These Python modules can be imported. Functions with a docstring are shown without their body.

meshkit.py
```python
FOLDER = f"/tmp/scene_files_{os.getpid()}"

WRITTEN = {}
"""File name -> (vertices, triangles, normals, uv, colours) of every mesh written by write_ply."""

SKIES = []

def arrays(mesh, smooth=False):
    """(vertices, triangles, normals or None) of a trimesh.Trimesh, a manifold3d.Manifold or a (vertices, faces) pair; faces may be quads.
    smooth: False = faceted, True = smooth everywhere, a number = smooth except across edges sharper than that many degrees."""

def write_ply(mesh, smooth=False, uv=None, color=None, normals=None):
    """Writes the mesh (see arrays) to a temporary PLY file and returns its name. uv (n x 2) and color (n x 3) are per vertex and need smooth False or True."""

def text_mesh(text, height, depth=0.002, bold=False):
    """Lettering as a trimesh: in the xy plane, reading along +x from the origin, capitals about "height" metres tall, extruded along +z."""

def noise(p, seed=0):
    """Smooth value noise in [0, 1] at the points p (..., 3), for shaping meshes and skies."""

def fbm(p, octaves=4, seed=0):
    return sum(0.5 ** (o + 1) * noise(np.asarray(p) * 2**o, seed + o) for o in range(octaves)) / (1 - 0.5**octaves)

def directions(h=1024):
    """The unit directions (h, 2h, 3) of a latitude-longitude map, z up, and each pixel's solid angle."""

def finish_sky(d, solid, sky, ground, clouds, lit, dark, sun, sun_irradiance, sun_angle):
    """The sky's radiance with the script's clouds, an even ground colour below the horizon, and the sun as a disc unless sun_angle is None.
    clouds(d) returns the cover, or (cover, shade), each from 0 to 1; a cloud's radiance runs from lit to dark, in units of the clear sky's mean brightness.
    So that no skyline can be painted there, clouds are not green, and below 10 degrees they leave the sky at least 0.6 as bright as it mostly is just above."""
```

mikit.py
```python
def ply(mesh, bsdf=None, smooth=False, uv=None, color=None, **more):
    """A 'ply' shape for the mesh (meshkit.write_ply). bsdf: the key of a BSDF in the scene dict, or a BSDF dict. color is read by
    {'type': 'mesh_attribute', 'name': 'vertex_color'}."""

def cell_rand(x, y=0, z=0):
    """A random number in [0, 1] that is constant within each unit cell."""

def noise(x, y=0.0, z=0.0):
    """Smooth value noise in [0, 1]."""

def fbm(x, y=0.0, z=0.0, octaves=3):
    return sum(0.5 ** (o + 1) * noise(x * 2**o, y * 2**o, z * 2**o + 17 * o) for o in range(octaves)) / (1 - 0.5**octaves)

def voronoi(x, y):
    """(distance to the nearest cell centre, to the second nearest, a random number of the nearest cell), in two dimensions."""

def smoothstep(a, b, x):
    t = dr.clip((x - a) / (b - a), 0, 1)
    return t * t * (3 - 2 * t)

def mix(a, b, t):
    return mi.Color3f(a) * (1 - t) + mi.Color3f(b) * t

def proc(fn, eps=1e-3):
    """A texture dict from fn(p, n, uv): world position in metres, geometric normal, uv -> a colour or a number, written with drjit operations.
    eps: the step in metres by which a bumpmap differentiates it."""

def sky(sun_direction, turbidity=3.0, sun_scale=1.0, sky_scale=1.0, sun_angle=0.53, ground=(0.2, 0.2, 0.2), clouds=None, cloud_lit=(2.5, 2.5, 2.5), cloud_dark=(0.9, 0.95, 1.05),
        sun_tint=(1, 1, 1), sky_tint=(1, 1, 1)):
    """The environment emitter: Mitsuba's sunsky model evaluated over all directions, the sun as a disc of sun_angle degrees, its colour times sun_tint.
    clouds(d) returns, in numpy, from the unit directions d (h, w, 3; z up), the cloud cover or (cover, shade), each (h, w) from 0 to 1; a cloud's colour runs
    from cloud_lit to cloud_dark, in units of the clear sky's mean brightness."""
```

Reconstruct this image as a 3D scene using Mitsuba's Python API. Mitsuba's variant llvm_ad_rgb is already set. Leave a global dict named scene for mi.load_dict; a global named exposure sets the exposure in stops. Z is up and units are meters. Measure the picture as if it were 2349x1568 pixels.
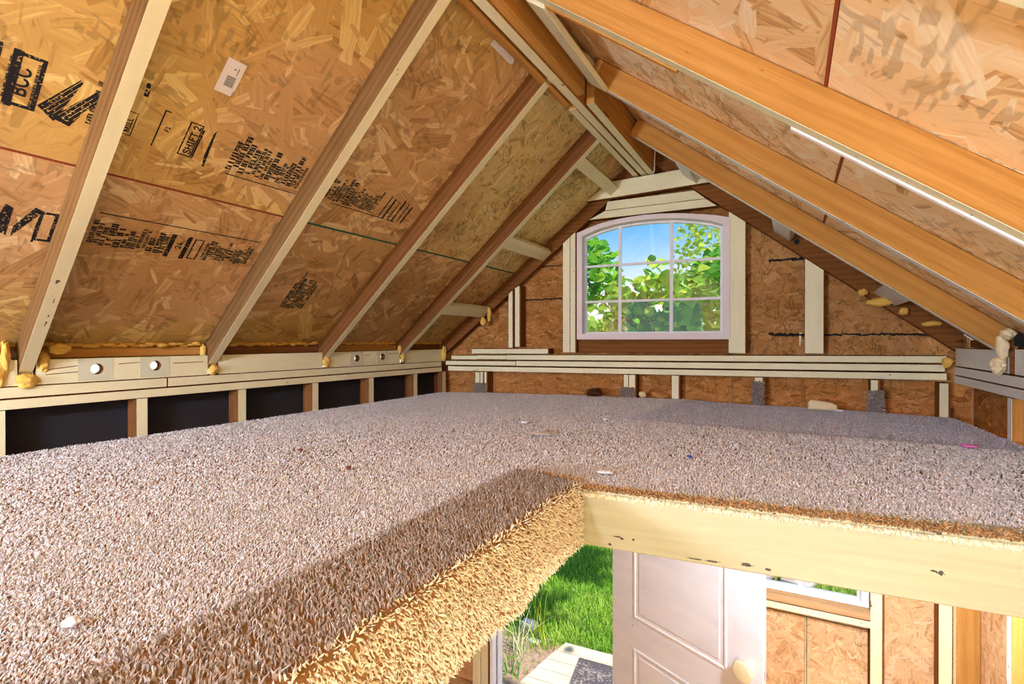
import math, random
import numpy as np, trimesh, shapely, drjit as dr, mitsuba as mi, mikit, meshkit
from shapely.geometry import Polygon, box as sbox
from shapely import affinity

T = mi.ScalarTransform4f
H = 2.65                     # eye height above the shed floor; z below is written relative to the eye
scene, labels = {}, {}
RNG = np.random.default_rng(11)
random.seed(11)

# ------------------------------------------------------------------ camera, sky, sun, exposure
yaw, pitch = math.radians(31.232), math.radians(-0.18)
fwd = [-math.sin(yaw) * math.cos(pitch), math.cos(yaw) * math.cos(pitch), math.sin(pitch)]
scene['camera'] = {'type': 'perspective', 'fov': 96.407, 'fov_axis': 'x', 'near_clip': 0.02, 'far_clip': 500.0,
                   'to_world': T().look_at(origin=[0, 0, H], target=[fwd[0], fwd[1], H + fwd[2]], up=[0, 0, 1])}
scene['sky'] = mikit.sky((0.62, -0.03, 1.0), turbidity=2.6, sun_scale=0.95, sky_scale=1.0, sun_angle=1.2, ground=(0.16, 0.22, 0.09), sky_tint=(.60, .95, 1.38),
                          clouds=lambda d: 0.92 * np.clip((0.235 - d[..., 2]) / 0.15, 0, 1) ** 1.3, cloud_lit=(2.0, 2.05, 2.15), cloud_dark=(1.2, 1.25, 1.3))
exposure = 2.45

# ------------------------------------------------------------------ measured frame of the roof and walls
XL, XR = -2.299, 0.70                       # stud faces of the left and right wall
GT = 0.109                                  # the front gable stands a little out of square
def gy(x, off=0.0): return 3.021 + GT * x + off
ML, MR = 0.80, 0.805
ZL, ZR = 1.737, 0.518                       # underside of the rafters: z = ZL + ML x, z = ZR - MR x
CL, CR = math.hypot(1, ML), math.hypot(1, MR)
BACK = -3.2

# ------------------------------------------------------------------ materials
def rgb(r, g, b): return {'type': 'rgb', 'value': [r, g, b]}
def twosided(b): return {'type': 'twosided', 'bsdf': b}
def diffuse(tex): return twosided({'type': 'diffuse', 'reflectance': tex})

def frac(x): return x - dr.floor(x)
def rot_flake(u, v, s, L, W, seed, ani, st):
    """strands lying in a jittered grid of cells of size s; the one of highest rank is seen"""
    best, tone, bp, bq = st
    cu, cv = dr.floor(u / s), dr.floor(v / s)
    for a in (-1, 0, 1):
        for b in (-1, 0, 1):
            x, y = cu + a, cv + b
            h1, h2 = mikit.cell_rand(x, y, seed) * 256.0, mikit.cell_rand(x, y, seed + 1) * 256.0
            r1, r2, r3, r4 = dr.floor(h1) / 256.0, frac(h1), dr.floor(h2) / 256.0, frac(h2)
            ang = (r3 - 0.5) * ani
            c, sn = dr.cos(ang), dr.sin(ang)
            du, dv = u - (x + r1) * s, v - (y + r2) * s
            p, q = du * c + dv * sn, dv * c - du * sn
            on = (dr.abs(p + 0.3 * q) < L * (0.5 + 0.8 * r4)) & (dr.abs(q) < W * (1.0 - 0.35 * dr.abs(p) / L) * (0.4 + 0.9 * r1))
            rank = frac(h1 * 0.371 + h2 * 7.13)
            up = on & (rank > best)
            best, bp, bq = dr.select(up, rank, best), dr.select(up, p, bp), dr.select(up, q, bq)
            tone = dr.select(up, frac(rank * 31.7 + r3), tone)
    return best, tone, bp, bq

def osb(light, mid, dark, spots=0.35, ani=6.2, scale=1.0, alt=None):
    def fn(p, n, uv):
        u, v = uv.x / scale, uv.y / scale
        u, v = u + .004 * mikit.noise(u * 30, v * 30, 1.0), v + .004 * mikit.noise(u * 30, v * 30, 5.0)
        st = (mi.Float(0.0), 0.45 + 0.35 * (mikit.noise(u * 40, v * 60) - 0.5), u, v)
        st = rot_flake(u, v, 0.085, 0.062, 0.022, 3, ani, st)
        st = rot_flake(u, v, 0.050, 0.036, 0.010, 23, ani, st)
        best, tone, bp, bq = rot_flake(u, v, 0.031, 0.020, 0.006, 43, ani, st)
        tone = dr.clip(0.68 * tone + 0.30 * mikit.noise(bp * 30.0 + best * 40.0, bq * 420.0, 3.0), 0, 1)
        big = mikit.fbm(u * 3.1, v * 4.3, 1.7, octaves=3)
        col = mikit.mix(mikit.mix(dark, mid, mikit.smoothstep(0.0, 0.42, tone)), light, mikit.smoothstep(0.45, 1.0, tone))
        col = col * (0.72 + 0.56 * big)
        if alt is not None: col = col * mikit.mix((1, 1, 1), alt, mikit.smoothstep(.4, .62, mikit.noise(u * 2.3, v * 3.1, 6.0)))
        grit = dr.maximum(mikit.noise(u * 190.0, v * 55.0, 9.0) * mikit.noise(u * 26.0, v * 17.0, 5.0), mikit.noise(u * 60.0 + v * 40, v * 190.0 - u * 90, 2.0) * mikit.noise(u * 17.0, v * 26.0, 8.0))
        return mikit.mix(col, mi.Color3f(dark) * 0.35, spots * mikit.smoothstep(0.46, 0.60, grit))
    return diffuse(mikit.proc(fn))

def wood(light, dark, ring=34.0):
    def fn(p, n, uv):
        u, v = uv.x, uv.y
        w = v + 0.010 * mikit.noise(u * 2.1, v * 9.0, 2.0) + 0.004 * mikit.noise(u * 9.0, v * 30.0, 6.0)
        first, second, r = mikit.voronoi(u * 1.6 + 5.0, v * 7.0)
        kd = first * dr.select(r > 0.86, 1.0, 9.0)
        w = w + 0.010 * dr.exp(-kd * kd * 40.0)
        g = 0.5 + 0.5 * dr.sin(w * ring * 2 * math.pi + 5.0 * mikit.noise(u * 0.8, v * 4.0))
        fine = mikit.fbm(u * 9.0, v * 260.0, 1.0, octaves=2)
        col = mikit.mix(light, dark, dr.clip(0.42 * g + 0.75 * fine - 0.18, 0, 1))
        col = col * (0.82 + 0.36 * mikit.noise(u * 1.3, v * 6.0, 8.0))
        return mikit.mix(col, mi.Color3f(dark) * 0.3, 0.7 * mikit.smoothstep(0.075, 0.03, kd))
    return diffuse(mikit.proc(fn))

def paint(col, chip=(0.20, 0.11, 0.05), chips=0.0, grain=0.0009):
    def fn(p, n, uv):
        c = mi.Color3f(col) * (0.93 + 0.14 * mikit.fbm(uv.x * 4.0, uv.y * 26.0, 2.0, octaves=3))
        a = mikit.noise(uv.x * 60.0, uv.y * 110.0, 4.0) * mikit.noise(uv.x * 11.0, uv.y * 17.0, 7.0)
        return mikit.mix(c, chip, mikit.smoothstep(0.70 - chips, 0.74 - chips, a))
    return twosided({'type': 'roughplastic', 'diffuse_reflectance': mikit.proc(fn), 'alpha': 0.28, 'nonlinear': False})

def flat(name, col): scene[name] = diffuse(rgb(*col))

scene['osb_amber'] = osb((.80, .61, .33), (.55, .345, .155), (.36, .195, .075), spots=0.3, scale=1.8, alt=(.98, 1.0, .70))
scene['osb_olive'] = osb((.92, .82, .46), (.74, .58, .25), (.42, .27, .09), spots=0.45, scale=1.3, alt=(.85, .72, .7))
scene['osb_tan'] = osb((.97, .82, .55), (.86, .60, .30), (.54, .29, .10), spots=0.35, scale=2.1)
scene['osb_red'] = osb((.54, .28, .11), (.38, .17, .05), (.19, .065, .018), spots=0.45, ani=1.2, scale=0.8)
scene['osb_brown'] = osb((.56, .33, .14), (.42, .21, .07), (.22, .09, .026), spots=.5, scale=.9)
scene['osb_pale'] = osb((.88, .62, .36), (.74, .45, .21), (.48, .22, .08), spots=0.25)
scene['wood_orange'] = wood((.52, .27, .072), (.38, .165, .034), ring=22.0)
scene['wood_brown'] = wood((.215, .118, .044), (.12, .057, .019))
scene['wood_red'] = wood((.215, .092, .031), (.125, .045, .0135))
scene['paint_cream'] = paint((.91, .85, .52), chips=-.12)
scene['paint_white'] = paint((.88, .88, .80), chips=-.12)
scene['paint_door'] = paint((.88, .90, .94), chips=-0.2)
flat('paint_frame', (.82, .75, .72))
flat('vinyl_white', (.86, .87, .88))
flat('black_felt', (.030, .030, .036))
flat('ink', (.022, .020, .022))
flat('seal_red', (.28, .065, .03))
flat('seal_green', (.03, .12, .075))
flat('foam_yellow', (.72, .45, .10))
flat('foam_pale', (.84, .68, .40))
flat('paper', (.86, .84, .84))
flat('paper_ink', (.12, .12, .13))
flat('screen_grey', (.62, .59, .40))
flat('pink', (.72, .18, .50))
flat('cone_brown', (.17, .07, .04))
flat('blue_speck', (.06, .09, .30))
flat('metal', (.55, .55, .56))
flat('rubber', (.16, .16, .17))
flat('backing', (.24, .125, .05))
flat('dark_dust', (.10, .075, .055))
flat('hedge_far', (.13, .27, .05))
flat('backdrop_white', (.80, .78, .74))
scene['yarn'] = diffuse({'type': 'mesh_attribute', 'name': 'vertex_color'})
scene['grass'] = diffuse({'type': 'mesh_attribute', 'name': 'vertex_color'})
scene['lawn_soil'] = diffuse(mikit.proc(lambda p, n, uv: mikit.mix((.08, .15, .03), (.15, .25, .05), mikit.fbm(p.x * 3, p.y * 3, 1.0))))
scene['soil'] = diffuse(mikit.proc(lambda p, n, uv: mikit.mix((.16, .11, .09), (.42, .33, .28), mikit.fbm(p.x * 40, p.y * 40, 1.0))))
scene['flagstone'] = diffuse(mikit.proc(lambda p, n, uv: mikit.mix((.30, .24, .26), (.46, .44, .45), mikit.smoothstep(.4, .7, mikit.fbm(p.x * 5, p.y * 5, 1.0)))))
scene['concrete'] = diffuse(mikit.proc(lambda p, n, uv: mikit.mix((.50, .48, .49), (.74, .73, .74), mikit.fbm(p.x * 60, p.y * 60, 1.0))))
scene['deck_wood'] = diffuse(mikit.proc(lambda p, n, uv: mikit.mix(mikit.mix((.58, .51, .41), (.72, .66, .54), mikit.fbm(uv.x * 4, uv.y * 60, 1.0)), (.42, .52, .44), 0.6 * mikit.smoothstep(.58, .75, mikit.fbm(uv.x * 5, uv.y * 9, 4.0)))))
scene['mat_fibre'] = diffuse(mikit.proc(lambda p, n, uv: mikit.mix((.085, .085, .11), (.30, .28, .29), mikit.smoothstep(.46, .80, mikit.fbm(p.x * 70, p.y * 70, 2.0) * .7 + .3 * mikit.noise(p.x * 9, p.y * 9, 1.0)))))
scene['floor_board'] = wood((.62, .40, .20), (.42, .24, .10))
def leaf_bsdf(r, t): return {'type': 'principledthin', 'base_color': rgb(*r), 'roughness': 0.55, 'diff_trans': t, 'spec_trans': 0.0, 'eta': 1.4}
scene['leaf_green'] = leaf_bsdf((.24, .58, .06), 1.2)
scene['leaf_dark'] = leaf_bsdf((.11, .36, .06), .9)
scene['leaf_lime'] = leaf_bsdf((.58, .78, .12), 1.2)
scene['leaf_tree'] = leaf_bsdf((.52, .62, .16), 1.1)
flat('bark', (.16, .10, .06))
scene['glass'] = {'type': 'thindielectric', 'int_ior': 1.5}

# ------------------------------------------------------------------ helpers
def numbered(key):
    if key not in scene and key not in labels and not any(k.startswith(key + '__') for k in scene): return key
    n = 1
    while True:
        k = f'{key}_{n:03d}'
        if k not in scene and k not in labels and not any(q.startswith(k + '__') for q in scene): return k
        n += 1
def tag(key, label=None, cat=None, group=None, kind=None):
    d = labels.setdefault(key, {})
    for k, v in (('label', label), ('category', cat), ('group', group), ('kind', kind)):
        if v: d[k] = v
    return key
def thing(name, label, cat, group=None):
    key = numbered(name); return tag(key, label, cat, group)
def put(name, mesh, bsdf, parent=None, **kw):
    """one entry of the scene; vertices are given relative to the eye"""
    key = numbered(f'{parent}__{name}' if parent else name)
    if isinstance(mesh, tuple) and len(mesh) == 3: v, f, uv = mesh; kw['uv'] = uv
    else: v, f = (mesh.vertices, mesh.faces) if hasattr(mesh, 'vertices') else mesh
    v = np.asarray(v, float) + [0, 0, H]
    scene[key] = mikit.ply((v, np.asarray(f)), bsdf, **kw)
    return key
def solo(name, mesh, bsdf, label, cat, group=None, **kw):
    key = put(name, mesh, bsdf, **kw); return tag(key, label, cat, group)
def struct(name): tag(name, kind='structure'); return name

def frame(o, ex, ey):
    ex = np.asarray(ex, float); ex = ex / np.linalg.norm(ex)
    ez = np.cross(ex, ey); ez = ez / np.linalg.norm(ez)
    return np.asarray(o, float), ex, np.cross(ez, ex), ez
_off = [0]
def boxuv(v, f, fr, shift=True):
    """split faces, give each a uv in metres from the local frame, place it in the world"""
    o, ex, ey, ez = fr
    t = v[f]                                  # (n,3,3) local
    n = np.abs(np.cross(t[:, 1] - t[:, 0], t[:, 2] - t[:, 0]))
    ax = np.argmax(n, 1)
    pick = np.array([[1, 2], [0, 2], [0, 1]])[ax]          # which two local axes make uv
    uv = np.take_along_axis(t, np.repeat(pick[:, None, :], 3, 1), 2).reshape(-1, 2)
    if shift:
        _off[0] += 1
        uv = uv + [7.31 * (_off[0] % 97), 3.17 * (_off[0] % 89)]
    w = o + t.reshape(-1, 1, 3)[:, 0] @ np.stack([ex, ey, ez])
    return w, np.arange(len(w)).reshape(-1, 3), uv
def prism(poly, o, ex, ey, depth, ch=0.002, shift=True):
    """convex polygon [(x,y)..] in the frame (o, ex, ey), extruded by depth along ex x ey, its edges chamfered"""
    P = np.array(poly, float)
    if Polygon(P).exterior.is_ccw is False: P = P[::-1]
    n = len(P)
    if ch > 0:
        q = Polygon(P).buffer(-ch, join_style=2)
        Q = np.array(q.exterior.coords)[:-1]
        if not q.exterior.is_ccw: Q = Q[::-1]
        if len(Q) != n: ch = 0
        else: Q = np.roll(Q, -int(np.argmin(np.linalg.norm(Q - P[0], axis=1))), axis=0)
    rings = [(P, 0), (P, depth)] if ch <= 0 else [(Q, 0), (P, ch), (P, depth - ch), (Q, depth)]
    v = np.vstack([np.column_stack([r, np.full(n, z)]) for r, z in rings])
    f = []
    for k in range(len(rings) - 1):
        for i in range(n):
            a, b = k * n + i, k * n + (i + 1) % n
            f += [(a, b, b + n), (a, b + n, a + n)]
    top = (len(rings) - 1) * n
    for i in range(1, n - 1): f += [(0, i + 1, i), (top, top + i, top + i + 1)]
    return boxuv(v, np.array(f), frame(o, ex, ey), shift)
def bar(a, b, up, width, thick, ch=0.002):
    """board from a to b (centre of its underside), its thickness along up"""
    a, b = np.array(a, float), np.array(b, float)
    d = b - a; L = np.linalg.norm(d); d /= L
    up = np.array(up, float); up -= d * (up @ d); up /= np.linalg.norm(up)
    s = np.cross(up, d)
    return prism([(0, -width / 2), (L, -width / 2), (L, width / 2), (0, width / 2)], a, d, s, thick, ch)
def extr(shape, o, ex, ey, depth, shift=True):
    """any shapely polygon with holes, extruded"""
    ms = [trimesh.creation.extrude_polygon(g, depth, engine='earcut') for g in getattr(shape, 'geoms', [shape])]
    m = trimesh.util.concatenate(ms)
    return boxuv(np.array(m.vertices), np.array(m.faces), frame(o, ex, ey), shift)
def merge(ms):
    v, f, uv, k = [], [], [], 0
    for m in ms:
        v.append(m[0]); f.append(np.asarray(m[1]) + k); k += len(m[0])
        if len(m) == 3: uv.append(m[2])
    return (np.vstack(v), np.vstack(f)) + ((np.vstack(uv),) if uv else ())
def blob(c, r, seed, n=2, rough=0.35, freq=None):
    m = trimesh.creation.icosphere(n)
    v = np.array(m.vertices); r = np.broadcast_to(np.array(r, float), 3)
    k = (freq or 2.0)
    v = v * (1 + rough * (meshkit.fbm(v * k + seed * 3.7, 3, seed) - 0.5)[:, None] * 2)
    return v * r + np.array(c), np.array(m.faces)
GX = np.array([1, GT, 0.0]) / math.hypot(1, GT)             # along the gable wall
GN = np.array([GT, -1, 0.0]) / math.hypot(1, GT)            # out of the gable wall, into the room
def gable(poly, off0, off1, ch=0.002, long='x', shift=True):
    """polygon [(x, z)..] standing in the gable wall, from off0 (room side) to off1 behind the stud faces"""
    o = np.array([0, 3.021 + off1, 0.0]); kx = math.hypot(1, GT)
    P = [(x * kx, z) for x, z in poly]
    if long == 'x': return prism(P, o, GX, [0, 0, 1], (off1 - off0) / kx, ch, shift)
    return prism([(z, -x) for x, z in P], o, [0, 0, 1], -GX, (off1 - off0) / kx, ch, shift)

# ------------------------------------------------------------------ roof
DL, DR_ = np.array([-1, 0, -ML]) / CL, np.array([1, 0, -MR]) / CR     # down the two slopes
NL, NR = np.array([-ML, 0, 1]) / CL, np.array([MR, 0, 1]) / CR        # up through the roof
XA = -0.7605                                                         # ridge
def roofL(x, off=0.0): return np.array([x, 0, ZL + ML * x]) + NL * off
def roofR(x, off=0.0): return np.array([x, 0, ZR - MR * x]) + NR * off
def boardL(x, off): return roofL(x + ML / CL * off, off)     # the point of that height whose own x is x
struct('ceiling')
def sheet(side, s0, s1, y0, y1, mat):
    """one sheet of board on the roof; s runs down the slope from the ridge, metres"""
    top = (roofL if side == 'L' else roofR)(XA, 0.091)
    d = DL if side == 'L' else DR_
    if side == 'L': m = prism([(0.001, 0.001), (y1 - y0 - .001, .001), (y1 - y0 - .001, s1 - s0 - .001), (.001, s1 - s0 - .001)], top + d * s0 + [0, y0, 0], [0, 1, 0], d, 0.0115, 0.001)
    else: m = prism([(0.001, 0.001), (s1 - s0 - .001, .001), (s1 - s0 - .001, y1 - y0 - .001), (.001, y1 - y0 - .001)], top + d * s0 + [0, y0, 0], d, [0, 1, 0], 0.0115, 0.001)
    return put('panel', m, mat, 'ceiling')
SEAM = 1.140
for y0, y1, mat in ((-3.3, 1.079, 'osb_amber'), (1.083, 1.71, 'osb_amber'), (1.713, 3.15, 'osb_olive')): sheet('L', -0.09, SEAM - .002, y0, y1, mat)
for y0, y1, mat in ((-3.3, 0.475, 'osb_amber'), (0.479, 2.30, 'osb_amber'), (2.304, 3.15, 'osb_olive')): sheet('L', SEAM + .002, 2.05, y0, y1, mat)
for y0, y1, sm in ((-3.3, 1.27, .992), (1.274, 3.15, 1.070)):
    sheet('R', -0.085, sm - .003, y0, y1, 'osb_tan'); sheet('R', sm + .003, 2.35, y0, y1, 'osb_tan')
# coloured edge sealer on the sheet edges at the joints
for side, s, y0, y1, mat, w in (('L', SEAM, -3.3, 1.08, 'seal_red', .005), ('L', SEAM, 1.08, 2.85, 'seal_green', .008), ('R', .992, -3.3, 1.268, 'seal_red', .007), ('R', 1.070, 1.276, 3.05, 'seal_red', .007)):
    top, d = ((roofL, DL) if side == 'L' else (roofR, DR_))[0](XA, 0.0895), (DL if side == 'L' else DR_)
    n = NL if side == 'L' else NR
    put('edge_seal', bar(top + d * s + [0, y0, 0], top + d * s + [0, y1, 0], n, w, 0.004, 0), mat, 'ceiling')
# roofing over the boards keeps daylight out of the joints
for side in 'LR':
    top, d = ((roofL, DL) if side == 'L' else (roofR, DR_))[0](XA, 0.106), (DL if side == 'L' else DR_)
    n = NL if side == 'L' else NR
    L = 2.05 if side == 'L' else 2.35
    put('roofing', bar(top + d * L / 2 - d * .06 + [0, -3.35, 0], top + d * L / 2 - d * .06 + [0, 3.17, 0], n, L + .12, 0.01, 0), 'black_felt', 'ceiling')

# rafters: bare sides, painted lower edge
RD = 0.089
def rafter(side, y0, y1, s0, s1, wood_mat, paint_mat, label, group):
    """y0: near face at the ridge, y1: near face at the eave"""
    key = thing('rafter', label, 'rafter', group)
    top, d, n = (roofL(XA), DL, NL) if side == 'L' else (roofR(XA), DR_, NR)
    L = 2.0 if side == 'L' else 1.87
    def at(s): return top + d * s + [0, y0 + (y1 - y0) * s / L + 0.019, 0]
    put('body', bar(at(s0) + n * .0012, at(s1) + n * .0012, n, 0.038, RD - .0014, 0.0025), wood_mat, key)
    put('painted_edge', bar(at(s0), at(s1), n, 0.0362, 0.0014, 0), paint_mat, key)
    return key
GL_, GR_ = 'rafters on the left slope', 'rafters on the right slope'
SL = (XA - (-2.335)) * CL
for i, lab in enumerate(('nearest left rafter, brown side and cream underside, crossing the stamped boards at the upper left',
                         'second left rafter from the camera, right of the white paper label',
                         'third left rafter from the camera, meeting the ridge near the white tag',
                         'fourth left rafter from the camera, joined to the gable rafter by three cream blocks')):
    yr, ye = 0.447 + .6096 * i, 0.4735 + .6096 * i
    rafter('L', yr, ye, 0.075 if i < 3 else 0.105, SL, 'wood_brown' if i < 2 else 'wood_red', 'paint_cream', lab, GL_)
SR = (0.735 - XA) * CR
for i, lab in enumerate(('right rafter just above the camera', 'nearest visible right rafter, wide orange side right under the pale roof board',
                         'second visible right rafter, orange side and white lower edge',
                         'third visible right rafter, orange side ending in foam on the white right wall plates')):
    yr, ye = 0.617 + .6096 * i, 0.674 + .6096 * i
    rafter('R', yr, ye, 0.02, SR if i != 3 else SR - .02, 'wood_orange', 'paint_white' if i > 1 else 'paint_cream', lab, GR_)
# gable rafters, in the plane of the gable studs
def gable_rafter(pts, label, group):
    key = thing('rafter', label, 'rafter', group)
    put('body', gable(pts, 0.004, 0.042), 'wood_red', key); return key
q = .089
gable_rafter([(-2.33, ZL + ML * -2.33), (XA - .02, ZL + ML * (XA - .02)), (XA - .02, ZL + ML * (XA - .02) + q * CL), (-2.33, ZL + ML * -2.33 + q * CL)], 'dark reddish rafter against the gable wall, left of the arched window', GL_)
gable_rafter([(XA + .02, ZR - MR * (XA + .02)), (.735, ZR - MR * .735), (.735, ZR - MR * .735 + q * CR), (XA + .02, ZR - MR * (XA + .02) + q * CR)], 'dark reddish gable rafter right of the arched window, with a round black hole', GR_)
put('hole', gable([(.034 + .014 * math.cos(a), .554 + .014 * math.sin(a)) for a in np.arange(10) * .6283], 0.0022, 0.0045, 0), 'ink', [k for k in labels if 'round black hole' in labels[k].get('label', '')][0])

# scab boards on the far side of the nearest visible right rafter
for s0, s1, lab in ((0.14, 0.642, 'short thin strip behind the nearest visible right rafter, near the ridge'), (0.979, 1.9, 'long thin strip behind the nearest visible right rafter, near the right wall')):
    top = roofR(XA)
    f = lambda s: top + DR_ * s + [0, 1.226 + .057 * s / 1.87 + .038 + .0095, 0]
    solo('scab_strip', bar(f(s0) - NR * .004, f(s1) - NR * .004, NR, 0.017, .07), 'wood_orange' if s0 < .5 else 'paint_frame', lab, 'wood strip', 'strips behind the right rafter')

# ridge boards
def ridge(name, x0, x1, w, z, h, y0, y1, wood_mat, label, paint_mat=None):
    key = thing(name, label, 'ridge board', 'boards of the ridge')
    put('body', bar((x0, y0, z + .0012), (x1, y1, z + .0012), (0, 0, 1), w, h - .0014, .002), wood_mat, key)
    if paint_mat: put('painted_edge', bar((x0, y0, z), (x1, y1, z), (0, 0, 1), w - .0015, .0014, 0), paint_mat, key)
ridge('ridge_board', -.890, -.787, .037, 1.045, .17, BACK, 2.95, 'wood_orange', 'long middle ridge board with a cream lower edge, running to the gable', 'paint_cream')
ridge('ridge_board', -.935, -.859, .033, 1.052, .13, BACK, 1.895, 'wood_orange', 'bare brown ridge strip left of the middle ridge board, ending half way to the gable')
ridge('ridge_board', -.851, -.7675, .036, 1.049, .17, BACK, 1.835, 'wood_orange', 'bare tan ridge strip right of the middle ridge board, with a pale cut end')
ridge('ridge_board', -.843, -.8375, .034, 1.045, .10, 1.917, 2.965, 'wood_orange', 'cream ridge strip nearest the gable, left one of its three', 'paint_cream')
ridge('ridge_board', -.754, -.746, .037, 1.045, .17, 1.911, 2.925, 'wood_orange', 'cream ridge strip nearest the gable, right one of its three', 'paint_cream')

# blocking between rafters
def block(quad, label, up, mat='paint_cream', t=.038):
    q4 = np.array(quad, float); a, b = (q4[0] + q4[1]) / 2, (q4[2] + q4[3]) / 2
    w = np.linalg.norm(q4[0] - q4[1])
    return solo('blocking', bar(a, b, up, w, t, .002), mat, label, 'wood block', 'blocking between the rafters')
for x0, x1, lab in ((-.943, -.996, 'upper cream block between the fourth left rafter and the gable rafter, close to the ridge'),
                    (-1.409, -1.477, 'middle cream block between the fourth left rafter and the gable rafter'),
                    (-1.889, -1.958, 'lowest cream block between the fourth left rafter and the gable rafter, near the wall plate')):
    block([roofL(x0) + [0, 2.318, 0], roofL(x1) + [0, 2.318, 0], roofL(x1) + [0, gy(x1) - .004 + .0, 0], roofL(x0) + [0, gy(x0) - .004, 0]], lab, NL)
for x0, x1, lab in ((-.575, -.50, 'small white block by the right gable rafter, above the arched window'), (-.10, -.02, 'small white block by the right gable rafter, right of the arched window'), (.36, .45, 'white block caked with foam by the right gable rafter, low on the slope')):
    e = lambda x, y, o=.030: roofR(x, o) + [0, y, 0]
    block([e(x0, 2.50), e(x1, 2.50), e(x1, gy(x1) + .0), e(x0, gy(x0))], lab, NR, 'paint_white')
block([(-.725, 1.275, 1.085), (-.655, 1.275, 1.035), (-.655, 1.835, 1.035), (-.725, 1.835, 1.085)], 'wide cream block beside the ridge between the first two visible right rafters', NR, 'paint_cream', .019)
solo('rag', blob((-.735, 1.80, 1.16), (.03, .055, .03), 5, 3, .5), 'screen_grey', 'grey wad stuffed beside the ridge next to the wide cream block', 'rag')

def tube(pts, r0, r1, sides=6):
    p = np.array(pts, float); t = np.gradient(p, axis=0); t /= np.linalg.norm(t, axis=1, keepdims=True)
    a = np.cross(t, [.3, .9, .2]); a /= np.linalg.norm(a, axis=1, keepdims=True); b = np.cross(t, a)
    ang = np.arange(sides) * 2 * math.pi / sides; r = np.linspace(r0, r1, len(p))[:, None, None]
    v = (p[:, None] + r * (np.cos(ang)[None, :, None] * a[:, None] + np.sin(ang)[None, :, None] * b[:, None])).reshape(-1, 3)
    i, j = np.meshgrid(np.arange(len(p) - 1), np.arange(sides), indexing='ij')
    q = np.stack([i * sides + j, i * sides + (j + 1) % sides, (i + 1) * sides + (j + 1) % sides, (i + 1) * sides + j], -1).reshape(-1, 4)
    return v, np.vstack([q[:, [0, 1, 2]], q[:, [0, 2, 3]]])
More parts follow.
